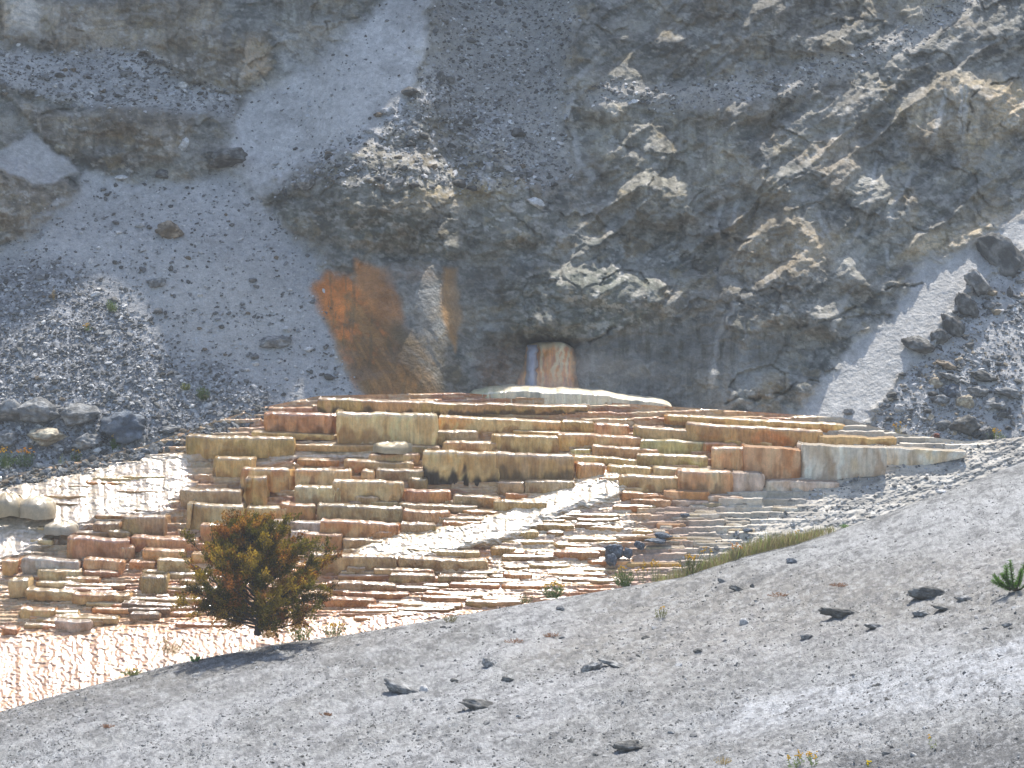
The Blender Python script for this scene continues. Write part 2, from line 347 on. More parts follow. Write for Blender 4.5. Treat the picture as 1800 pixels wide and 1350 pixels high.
col = mix(col, polym(Uw, Vw, [(660, 470), (770, 465), (780, 520), (760, 600), (720, 580), (700, 520)], 12) * .5, (.25, .25, .25))
col = mix(col, ell(Uw, Vw, 880, 650, 45, 48, 0, .5) * .75, (.23, .135, .075)); col = mix(col, ell(Uw, Vw, 1020, 655, 26, 44, 0, .5) * .6, (.2, .12, .07)); col = mix(col, ell(Uw, Vw, 965, 594, 62, 13, 0, .4) * .85, (.035, .035, .028))  # last patch is the shade of the recess over the outlet, painted in
col = mix(col, ell(Uw, Vw, 850, 520, 60, 90, 0, .5) * .45, (.25, .25, .235))
gm = polym(Uw, Vw, [(870, 480), (960, 500), (1060, 560), (1020, 600), (920, 604), (885, 560)], 12)
col = mix(col, gm * .6, (.085, .085, .06)); col = mix(col, gm * .6 * sst(.15, .4, n2), (.25, .27, .27))  # dark olive overhang, with the shade of its hollow painted into the colour
wl = polym(Uw, Vw, [(1020, 600), (1120, 575), (1300, 560), (1400, 590), (1330, 690), (1250, 725), (1190, 715), (1010, 690)], 10)
col = mix(col, wl * .7, (.145, .15, .15)); col = mix(col, wl * .6 * sst(.05, .4, fbm(U / 9, V / 70, 4, 130)), (.25, .25, .24)); col = mix(col, wl * .6 * sst(.15, .4, fbm(U / 10, V / 50, 4, 133)) * (1 - sst(610, 660, V)), (.07, .07, .045))
# white mineral trickles
for wdt, pl in ((5, [(1660, 160), (1650, 215), (1640, 250), (1605, 305), (1570, 360), (1555, 430)]), (4, [(1548, 262), (1530, 330), (1525, 375), (1500, 420)]),
                (6, [(1292, 535), (1262, 590), (1250, 680)]), (6, [(1060, 90), (1005, 150), (1000, 200), (1022, 290), (1040, 310)]), (5, [(1268, 350), (1258, 400), (1264, 450)]), (4, [(1295, 355), (1288, 400)]),
                (4, [(1490, 190), (1478, 230)]), (5, [(1500, 500), (1470, 560), (1462, 580)]), (4, [(1440, 375), (1465, 430)]), (4, [(1560, 430), (1558, 470)]), (3, [(1690, 150), (1688, 240)]), (3, [(1698, 150), (1694, 250)])):
    d = lined(U + wx * .5, V + wy * .5, pl)
    col = mix(col, .75 * (1 - sst(wdt * .4, wdt * 1.3, d + 2 * n3)), (.42, .42, .42))
col = mix(col, mRS * .65, (.43, .41, .38)); col = mix(col, mRS * .6 * sst(0, .3, n3), (.2, .2, .19))
for i in range(3): pass
ckc = crack * sst(.1, .4, n4_) * rock
col = mix(col, ckc * .3, (.1, .095, .08))
col = col * (1 + .10 * n3 + .08 * vn(U / 3.1, V / 2.7, 7))[..., None]
col = col * 1.16
cave_shade_ = ell(Uw, Vw, 966, 601, 56, 9, 0, .5)
q5 = fbm(Uw / 95 + 7, Vw / 60, 3, 351); col = col * (1 + (.12 + .45 * rock) * q5)[..., None]
q3 = fbm(Uw / 12 + 3, Vw / 7, 4, 341, .7); q4 = ridg(Uw / 26, Vw / 13, 4, 345)
rk3 = rock * (1 - .9 * o1) * (1 - .5 * wl) * (1 - .8 * o2) * (1 - .8 * o3)
col = mix(col, rk3 * .34 * sst(.10, .30, q3), (.37, .365, .35)); col = mix(col, rk3 * .38 * sst(.08, .28, -q3), (.075, .08, .078))
col = mix(col, rk3 * .26 * sst(.35, .6, q4), (.43, .42, .41)); col = mix(col, rk3 * .35 * sst(.15, .4, -q4), (.095, .09, .08))
col = mix(col, .8 * cave_shade_, (.03, .03, .025))  # painted shade of the recess, laid again over the rock mottling
sl_ = vn(Uw / 34, Vw / 5.5, 347) * sst(0, .3, n4_); col = mix(col, rk3 * .35 * sst(.3, .6, sl_), (.36, .34, .3))
col = col * (1 - rock[..., None] * (1 - C(1.04, 1.0, .92)))
hill = mesh('hillside', CL, gridF(len(vs), len(us)), M_CLIFF, col=col, kind='structure')
def cliffY(u, v):
    i = np.clip(np.searchsorted(vs, v), 1, len(vs) - 1); j = np.clip(np.searchsorted(us, u), 1, len(us) - 1)
    return Yr[i, j]

# ---- travertine slope: low steps under and between the named ledges
us2 = spacing(-1500, -200, 1860, 3000, 1.8, 20); nt_ = 440
tt = np.linspace(0, 1, nt_)
U2 = np.broadcast_to(us2, (nt_, len(us2))).copy()
vb2 = vbase(us2) - 10; vs2 = vsil(us2) + 46
V2 = vb2[None] + (vs2 - vb2)[None] * tt[:, None]
def wetness(u, v):
    e1 = np.interp(v, [700, 790, 830, 860, 920, 980, 1040], [1500, 1300, 1230, 1150, 1120, 1085, 1060])
    return 1 - sst(-25, 45, u - e1 + 18 * fbm(u / 40, v / 25, 3, 150))
def stream(u, v):    # the bright sheet of running water crossing the middle
    d = lined(u, v, [(1080, 850), (1010, 868), (960, 890), (900, 915), (850, 935), (780, 950), (700, 966), (650, 972)])
    return 1 - sst(14, 34, d + 8 * fbm(u / 20, v / 12, 3, 152))
def travcol(u, v, s=0):
    a = fbm(u / 70, v / 14, 4, 160 + s); b = fbm(u / 25, v / 6, 3, 165 + s); c_ = fbm(u / 160, v / 60, 3, 170 + s)
    c = np.ones(np.shape(u) + (3,)) * C(.52, .36, .21)
    c = mix(c, sst(-.05, .35, a), (.66, .52, .34)); c = mix(c, sst(.05, .4, -a), (.42, .21, .10))
    c = mix(c, .6 * sst(.1, .4, c_) * sst(880, 960, v), (.56, .28, .16))
    c = mix(c, .6 * sst(.15, .4, b), (.72, .62, .47))
    lf = 1 - sst(250, 420, u + (v - 880) * .9); c = mix(c, lf * .75, (.58, .5, .4))
    gr = ell(u, v, 60, 930, 130, 45, 0, .5); c = mix(c, gr * .5, (.4, .38, .35))
    lo = sst(1060, 1110, v + (u - 200) * .08); c = mix(c, lo * .7, (.6, .36, .22))
    c = mix(c, stream(u, v) * .8, (.74, .66, .5))
    dry = 1 - wetness(u, v)
    c = mix(c, dry * .92, (.66, .61, .55)); c = mix(c, dry * .7 * (1 - sst(1180, 1330, u + (v - 870) * .5)), (.66, .42, .32))
    far = sst(0, 140, u - np.interp(v, [780, 860, 960], [1700, 1430, 1230])); c = mix(c, far * .8, (.5, .49, .48))
    return c
flat = sst(1085, 1125, V2 + (U2 - 250) * .05)
farz = sst(0, 120, U2 - np.interp(V2, [780, 860, 960], [1640, 1400, 1220]))
def hsh(i, j, k): return _tab[(i * 131 + j * 17 + k * 7) & 511, (i * 29 + j * 113 + k * 61) & 511]
def steps(u, v, H, w0, seed):
    """level steps that merge and split: returns depth offset, step id noise, riser fraction"""
    j = np.floor(v / H).astype(np.int64); q = v / H - j
    def cell(jj):
        wd = w0 * (.55 + 1.1 * hsh(jj, 0, seed)); x = u / wd + 9.7 * hsh(jj, 1, seed)
        k0 = np.floor(x).astype(np.int64); f = x - k0; br = .25 + .5 * hsh(jj, k0, seed + 1)
        return 2 * k0 + (f > br)
    kc = cell(j); ku = cell(j - 1)
    o = .22 + .42 * hsh(j, kc, seed + 2)
    vj = (j + .5) * H; yc = T(vj) + (hsh(j, kc, seed + 3) - .5) * .012 * H; yu = T(vj - H) + (hsh(j - 1, ku, seed + 3) - .5) * .012 * H
    t = np.clip((q - (o - .20)) / .20, 0, 1)
    y = yu + (yc - yu) * t
    return y, np.where(q > o - .2, hsh(j, kc, seed + 4), hsh(j - 1, ku, seed + 4)), t
Uj = U2 + 2.5 * fbm(U2 / 9, V2 / 9, 2, 183); Vj = V2 + 1.0 * fbm(U2 / 8, V2 / 60, 2, 184) + 3 * fbm(U2 / 300, V2 / 80, 2, 186) + .006 * (U2 - 900)
ya, ida, ta = steps(Uj, Vj, 12.0, 95, 1); yb, idb, tb = steps(Uj, Vj, 6.0, 34, 5)
sm = np.clip(flat + .0 * U2, 0, 1); strm = stream(U2, V2)
sheet_ = np.clip(polym(U2 + 8 * vn(U2 / 30, V2 / 12, 401), V2 + 6 * vn(U2 / 40, V2 / 15, 402), [(-300, 870), (0, 852), (130, 826), (250, 802), (330, 800), (335, 850), (305, 880), (290, 905), (200, 905), (150, 925), (100, 945), (0, 990), (-300, 1080)], 12)
    + .55 * polym(U2 + 10 * vn(U2 / 30, V2 / 12, 403), V2 + 6 * vn(U2 / 40, V2 / 15, 404), [(880, 880), (1060, 850), (1110, 880), (1125, 930), (1060, 960), (1060, 1010), (1000, 1035), (880, 1055), (760, 1075), (620, 1100), (580, 1090), (700, 1050), (840, 1030), (860, 990), (870, 940), (860, 905)], 14)
    + .8 * polym(U2, V2, [(470, 785), (560, 778), (690, 784), (700, 796), (640, 806), (520, 806), (430, 822), (450, 800)], 6) + 1.0 * flat + .85 * stream(U2, V2), 0, 1)
mixb = np.clip(np.maximum(sm * .85, .75 * strm) + .0, 0, 1); mixb = np.maximum(mixb, .6 * sst(960, 1010, V2))
Y2 = ya * (1 - mixb) + yb * mixb + .03 - .14 * strm
rip = .024 * fbm(U2 / 26, V2 / 9, 2, 411) + .012 * fbm((U2 + V2 * .7) / 11, (V2 - U2 * .12) / 4.5, 4, 413, .6)
Y2 = Y2 * (1 - sheet_) + sheet_ * (T(V2) + .04 - .15 * strm + rip)
sid = np.where(mixb > .5, idb, ida); sid = sid * (1 - sheet_) + .45 * sheet_
Y2 = Y2 - .045 * np.abs(vn(U2 / 15 + sid * 30, sid * 9, 187)) - .012 * np.abs(vn(U2 / 5 + sid * 30, V2 / 30, 188)) + .012 * fbm(U2 / 4, V2 / 4, 2, 189) * (1 + 2 * flat)
smooth_ = T(V2) - .07 + .06 * fbm((U2 - V2) / 30, (U2 * .5 + V2) / 8, 4, 188) + .03 * fbm(U2 / 5, V2 / 4, 3, 190)
lfar = sst(12, 0, V2 - vbase(U2)) if False else 0
Y2 = Y2 * (1 - .9 * farz) + smooth_ * .9 * farz
c2 = travcol(U2, V2)
c2 = c2 * (.72 + .5 * sid)[..., None]; c2 = mix(c2, .5 * sst(.6, .8, sid) * (1 - strm) * wetness(U2, V2), (.36, .17, .07)); c2 = mix(c2, strm * .6, (.66, .56, .40)); c2 = mix(c2, sheet_ * .5 * (1 - flat), (.50, .42, .32)); c2 = mix(c2, flat * .6, (.56, .33, .19)); c2 = c2 * (1 + sheet_ * .35 * fbm(U2 / 7, V2 / 3.5, 3, 419))[..., None]
c2 = c2 * (1 + .12 * fbm(U2 / 5, V2 / 5, 2, 189))[..., None]; wq_ = wetness(U2, V2)[..., None]; c2 = c2 * (wq_ * (C(1.03, .84, .6) * (1 - .8 * sheet_[..., None]) + C(1.05, .98, .86) * .8 * sheet_[..., None]) + (1 - wq_) * C(.80, .78, .72))
c2 = mix(c2, farz * .6 * sst(.05, .35, fbm((U2 - V2 * .3) / 40, (U2 * .4 + V2) / 9, 4, 191)), (.2, .195, .185))
slope = mesh('travertine_slope', P(U2, V2, Y2), gridF(nt_, len(us2)), M_TRAV, col=c2, wet=wetness(U2, V2) * np.clip(.35 + .65 * np.maximum(sheet_, 1 * (ta > .02) * (ta < 1)) + .2 * vn(U2 / 30, V2 / 12, 9), 0, 1), kind='structure')

# ---- foreground slope
us3 = spacing(-2200, -220, 2020, 4200, 2.1, 24)
def fgv(u, t): return vsil(u) + t
def fgY(u, v):
    return 1 / (1 / ysil(u) + (v - vsil(u)) * 4.2e-5)
tf = np.concatenate([np.arange(0, 60, 1.5), np.arange(60, 700, 2.0)]); tc_ = np.array([760, 850, 1000, 1300, 1700, 2300])
tf = np.concatenate([tf, tc_])
U3 = np.broadcast_to(us3, (len(tf), len(us3))).copy(); V3 = vsil(us3)[None] + tf[:, None]
Y3 = fgY(U3, V3); G = P(U3, V3, Y3)
s1 = U3 * .966 - V3 * .26; s2 = U3 * .26 + V3 * .966
def fgrel(u, v):
    a1 = u * .966 - v * .26; a2 = u * .26 + v * .966
    w1 = fbm(u / 50, v / 50, 3, 199) * 10
    return .10 * fbm(a1 / 420, a2 / 90, 3, 200) + .042 * fbm(a1 / 70, (a2 + w1) / 14, 4, 204) + .022 * ridg(a1 / 26, (a2 + w1) / 7, 3, 206)
z3 = fgrel(U3, V3) + .020 * fbm(U3 / 8, V3 / 4, 4, 207, .75)
G[..., 2] += z3 * sst(-1, 25, tf)[:, None] ** .5
G[..., 2] -= (.10 * np.exp(-tf / 14))[:, None]
# back side of the crest, dropping behind the edge
ks = np.array([3.0, 2.0, 1.2, .7, .35, .15, .05])
back = []
for k in ks:
    g = G[0].copy(); g[:, 1] += k * .8; g[:, 2] -= .25 * k + .18 * k * k; back.append(g)
G = np.concatenate([np.array(back), G]); UU = np.concatenate([np.repeat(us3[None], 7, 0), U3]); VV = np.concatenate([np.repeat(V3[:1], 7, 0), V3])
a1 = UU * .966 - VV * .26; a2 = UU * .26 + VV * .966
m1 = fbm(a1 / 160, a2 / 38, 4, 210); m2 = fbm(a1 / 34, a2 / 8, 4, 214, .65); m3 = fbm(UU / 6, VV / 3.4, 3, 218, .8)
c3 = np.ones(UU.shape + (3,)) * C(.29, .29, .285)
c3 = mix(c3, .7 * sst(-.1, .35, m1), (.36, .36, .365)); c3 = mix(c3, .5 * sst(0, .4, -m1), (.225, .22, .21))
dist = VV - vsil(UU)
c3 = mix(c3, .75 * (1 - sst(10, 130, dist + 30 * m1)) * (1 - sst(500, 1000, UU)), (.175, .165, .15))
c3 = mix(c3, .6 * polym(UU, VV, [(1150, 1010), (1500, 1010), (1800, 950), (1900, 1080), (1500, 1120), (1150, 1200), (900, 1160)], 50), (.27, .25, .22))
c3 = mix(c3, .75 * polym(UU + 30 * m1, VV + 20 * m1, [(1300, 1225), (1800, 1125), (2100, 1050), (2100, 1210), (1800, 1230), (1500, 1262), (1200, 1290), (1150, 1330)], 24), (.46, .47, .49))
c3 = mix(c3, .6 * polym(UU, VV, [(1450, 930), (1800, 820), (2000, 780), (2000, 900), (1500, 975), (1350, 990)], 24), (.38, .385, .39))
c3 = mix(c3, .85 * polym(UU + 20 * m2, VV + 14 * m2, [(1480, 1330), (1640, 1295), (1830, 1278), (2100, 1260), (2100, 1500), (1350, 1450)], 12), (.13, .13, .13))
c3 = mix(c3, .75 * polym(UU + 14 * m2, VV + 10 * m2, [(1470, 915), (1560, 872), (1640, 838), (1720, 822), (1700, 842), (1600, 885), (1530, 915)], 7), (.19, .19, .185))  # diagonal shadow streak painted into the gravel colour
c3 = mix(c3, .4 * sst(.1, .4, m2), (.43, .43, .43)); c3 = mix(c3, .5 * sst(.12, .4, -m2), (.15, .15, .15))
c3 = c3 * (1 + .42 * m3)[..., None]
c3 = mix(c3, .55 * sst(.12, .4, fbm(a1 / 15, a2 / 3.2, 3, 231)), C(.12, .12, .12)); c3 = mix(c3, .4 * sst(.2, .45, fbm(a1 / 9, a2 / 3, 3, 235)), C(.5, .5, .5))
M_G2 = M_GROUND
c3 = c3 * 1.16 * C(.99, 1, 1.01)
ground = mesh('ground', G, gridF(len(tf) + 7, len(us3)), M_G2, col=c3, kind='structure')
def fgP(u, v):
    u = np.asarray(u, float); v = np.asarray(v, float)
    p = P(u, v, fgY(u, v)); p[..., 2] += fgrel(u, v) * np.minimum(1, np.sqrt(np.clip((v - vsil(u) + 1) / 26, 0, 1))) - .10 * np.exp(-(v - vsil(u)) / 14)
    return p
# ---------------------------------------------------------------- travertine ledges
KEY = dict(cream=(.70, .57, .36), tan=(.60, .41, .21), gold=(.62, .44, .18), rust=(.52, .21, .07), orange=(.70, .36, .15), pink=(.72, .42, .25),
           white=(.70, .66, .58), brown=(.42, .26, .13), olive=(.38, .29, .12), green=(.56, .52, .22), grey=(.46, .34, .22), paleP=(.72, .55, .45), dark=(.2, .12, .06), red=(.60, .24, .09))
SEC = dict(cream='gold', tan='rust', gold='cream', rust='orange', orange='rust', pink='red', white='cream', brown='olive', olive='tan', green='gold', grey='tan', paleP='orange', dark='rust', red='pink')
def ledge(u0, v0, u1, v1, h0, h1, key, label, sec=None, wet=None, group=None, stain_shade=0., bulge=None, deep=.9, lob=1.0, name='travertine_ledge', yoff=0.):
    crisp = RS.rand() < .8; um = (u0 + u1) / 2; vbm = max((v0 + h0), (v1 + h1)) * .5 + .5 * ((v0 + v1 + h0 + h1) / 2)
    Y = float(T(vbm)) - .02 + yoff
    A_ = P(u0, v0, Y); B_ = P(u1, v1, Y)
    x0, z0, x1, z1 = A_[0], A_[2], B_[0], B_[2]
    W = x1 - x0; px = Y / FPX
    r = min(.04, W * .3) if crisp else min(.12, W * .3); n = max(10, int(W / (.016 if name == 'travertine_ledge' else .024)))
    sd_ = RS.randint(0, 300)
    # plan path: back-left side, corner, front, corner, back-right side
    pth = []
    ns = 7
    for k in range(ns): pth.append((x0, Y + deep - (deep - r) * k / ns))
    for k in range(8): a_ = math.pi / 2 * k / 8; pth.append((x0 + r - r * math.cos(a_), Y + r - r * math.sin(a_)))
    for k in range(n + 1): pth.append((x0 + r + (W - 2 * r) * k / n, Y))
    for k in range(1, 9): a_ = math.pi / 2 * k / 8; pth.append((x1 - r + r * math.sin(a_), Y + r - r * math.cos(a_)))
    for k in range(1, ns + 1): pth.append((x1, Y + r + (deep - r) * k / ns))
    pth = np.array(pth); x = pth[:, 0]; y = pth[:, 1].copy()
    tpar = np.clip((x - x0) / W, 0, 1)
    bl = bulge if bulge is not None else min(.14, .045 * W)
    y -= bl * (1 - (2 * tpar - 1) ** 2)
    zt = z0 + (z1 - z0) * tpar; hh = (h0 + (h1 - h0) * tpar) * px + .07
    zt = zt + (.012 * vn(x * 2.3, x * 0, sd_) + .008 * vn(x * 7, x * 0, sd_ + 1) + .004 * vn(x * 19, x * 0, sd_ + 2)) * min(1, (h0 + h1) / 26) + 0 * RS.rand()
    tx = np.gradient(x); ty = np.gradient(y); ln = np.hypot(tx, ty) + 1e-9; nx, ny = ty / ln, -tx / ln
    arc = np.concatenate([[0], np.cumsum(np.hypot(np.diff(x), np.diff(y)))])
    hm = float(np.mean(hh)); nf = int(np.clip(hm / .016, 6, 34))
    rl = min(.02, hm * .2); rz0 = min(.024, hm * .2)
    fz = np.linspace(0, 1, nf); rows = []; cols = []; wets = []
    rst = RS.uniform(0, .7); A1 = arc + 3.1 * sd_
    WM = C(1.05, .98, .88) if key in ('white', 'paleP') else C(1.22, 1.0, .60); base = C(*KEY[key]) * WM; second = C(*KEY[sec or SEC[key]]) * WM; base = base * .9 + C(.66, .46, .25) * .1; second = second * .9 + C(.55, .38, .2) * .1
    loc = travcol(np.array([um]), np.array([v0 + h0 / 2.]))[0]; base = base * .8 + loc * .2; tone = RS.uniform(.62, .95) if v0 > 880 and name != 'travertine_ledge' else RS.uniform(.74, 1.0) if v0 > 870 else RS.uniform(.84, 1.06)
    base = np.minimum(base * tone, .84); second = np.minimum(second * tone, .84)
    big = min(1., hm / .4)
    wv = float(wet if wet is not None else wetness(np.array([um]), np.array([v0]))[0])
    for f in fz:
        z = zt - rz0 - (hh - rz0) * (1 - f)
        ww = .12 * vn(A1 * 2, A1 * 0 + f * 2, 4)
        lobe = -.125 * big * lob * np.abs(vn(A1 * 2.1 + ww, A1 * 0 + f * .5 * 0, 5)) - .045 * big * lob * np.abs(vn(A1 * 6.3 + ww, A1 * 0 + f * 1.1, 6))
        flute = -.02 * np.abs(vn(A1 * 19, A1 * 0 + f * 1.6, 7)) * big + .006 * vn(A1 * 40, hh * f * 18, 8)
        rnd = -rl * .8 * (1 - math.sqrt(max(0, 1 - max(0, (f - .9) / .1) ** 2)))
        belly = .03 * big * math.sin(math.pi * min(1, f * 1.1)) * .6 - .02 * (1 - f)
        off = lobe + flute + belly + rnd
        rows.append(np.stack([x + nx * off, y + ny * off, z], 1))
        st = fbm(A1 * 5 + ww * 3, A1 * 0 + f * hm * 2.2, 4, 40); st2 = fbm(A1 * 1.4, A1 * 0 + f * .5, 3, 47); st3 = vn(A1 * 24, A1 * 0 + f * 2.0, 49)
        c = np.ones((len(x), 3)) * base
        c = mix(c, .85 * sst(-.05, .35, st2 + .35 * st), second)
        c = mix(c, .6 * sst(.05, .4, st), base * C(.66, .56, .45))
        c = mix(c, .5 * sst(.1, .5, -st), np.minimum(base * 1.3 + .04, .85))
        c = c * (1 + .17 * st3 + .10 * vn(A1 * 60, A1 * 0 + f * 3, 54))[:, None]
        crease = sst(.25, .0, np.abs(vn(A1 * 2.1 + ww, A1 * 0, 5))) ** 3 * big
        c = mix(c, .35 * crease, base * C(.55, .42, .3))  # creases painted darker to deepen the shade between lobes
        if stain_shade: c = mix(c, stain_shade * sst(.0, .3, .35 * st + .55 * (vn(A1 * 9, A1 * 0 + f, 51)) * .5 + .42 - f), (.055, .035, .018))  # dark mineral stain at the foot, also painted shade of the hollows there
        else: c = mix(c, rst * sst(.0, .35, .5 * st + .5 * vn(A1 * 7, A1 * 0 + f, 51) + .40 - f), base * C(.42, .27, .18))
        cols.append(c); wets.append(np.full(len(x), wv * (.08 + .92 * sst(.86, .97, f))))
    top = rows[-1]
    xc = (x0 + x1) / 2
    sx = xc + (x - xc) * np.clip(1 - .35 / max(W, .5), .3, 1); sy = np.full_like(x, Y + deep)
    rz = min(.024, hm * .2)
    zt_top = None
    for t_ in (.02, .045, .07, .095, .12, .15, .19, .25, .34, .5, .75, 1.):
        px_ = top[:, 0] * (1 - t_) + sx * t_; py_ = top[:, 1] * (1 - t_) + sy * t_
        dz = rz * sst(0, .16, t_) - .03 * sst(.16, .3, t_) - .10 * sst(.5, 1, t_)
        rows.append(np.stack([px_, py_, top[:, 2] + dz + .006 * fbm(px_ * 14, py_ * 9, 3, 60)], 1))
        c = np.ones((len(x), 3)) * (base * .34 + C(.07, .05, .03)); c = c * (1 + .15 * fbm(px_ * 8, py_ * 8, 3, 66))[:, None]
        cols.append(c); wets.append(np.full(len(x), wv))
    Vv = np.stack(rows); o = C((x0 + x1) / 2, Y, (z0 + z1) / 2 - hm)
    cs_, ws_ = np.stack(cols), np.stack(wets)
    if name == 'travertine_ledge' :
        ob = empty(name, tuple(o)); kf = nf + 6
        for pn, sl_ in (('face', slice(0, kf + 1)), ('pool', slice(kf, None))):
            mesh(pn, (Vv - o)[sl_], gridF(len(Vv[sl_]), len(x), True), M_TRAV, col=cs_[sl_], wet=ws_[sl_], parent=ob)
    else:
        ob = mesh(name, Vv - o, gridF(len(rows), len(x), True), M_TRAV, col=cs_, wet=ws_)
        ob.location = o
    return tag(ob, label, 'travertine ledge' if name == 'travertine_ledge' else 'travertine step', group)
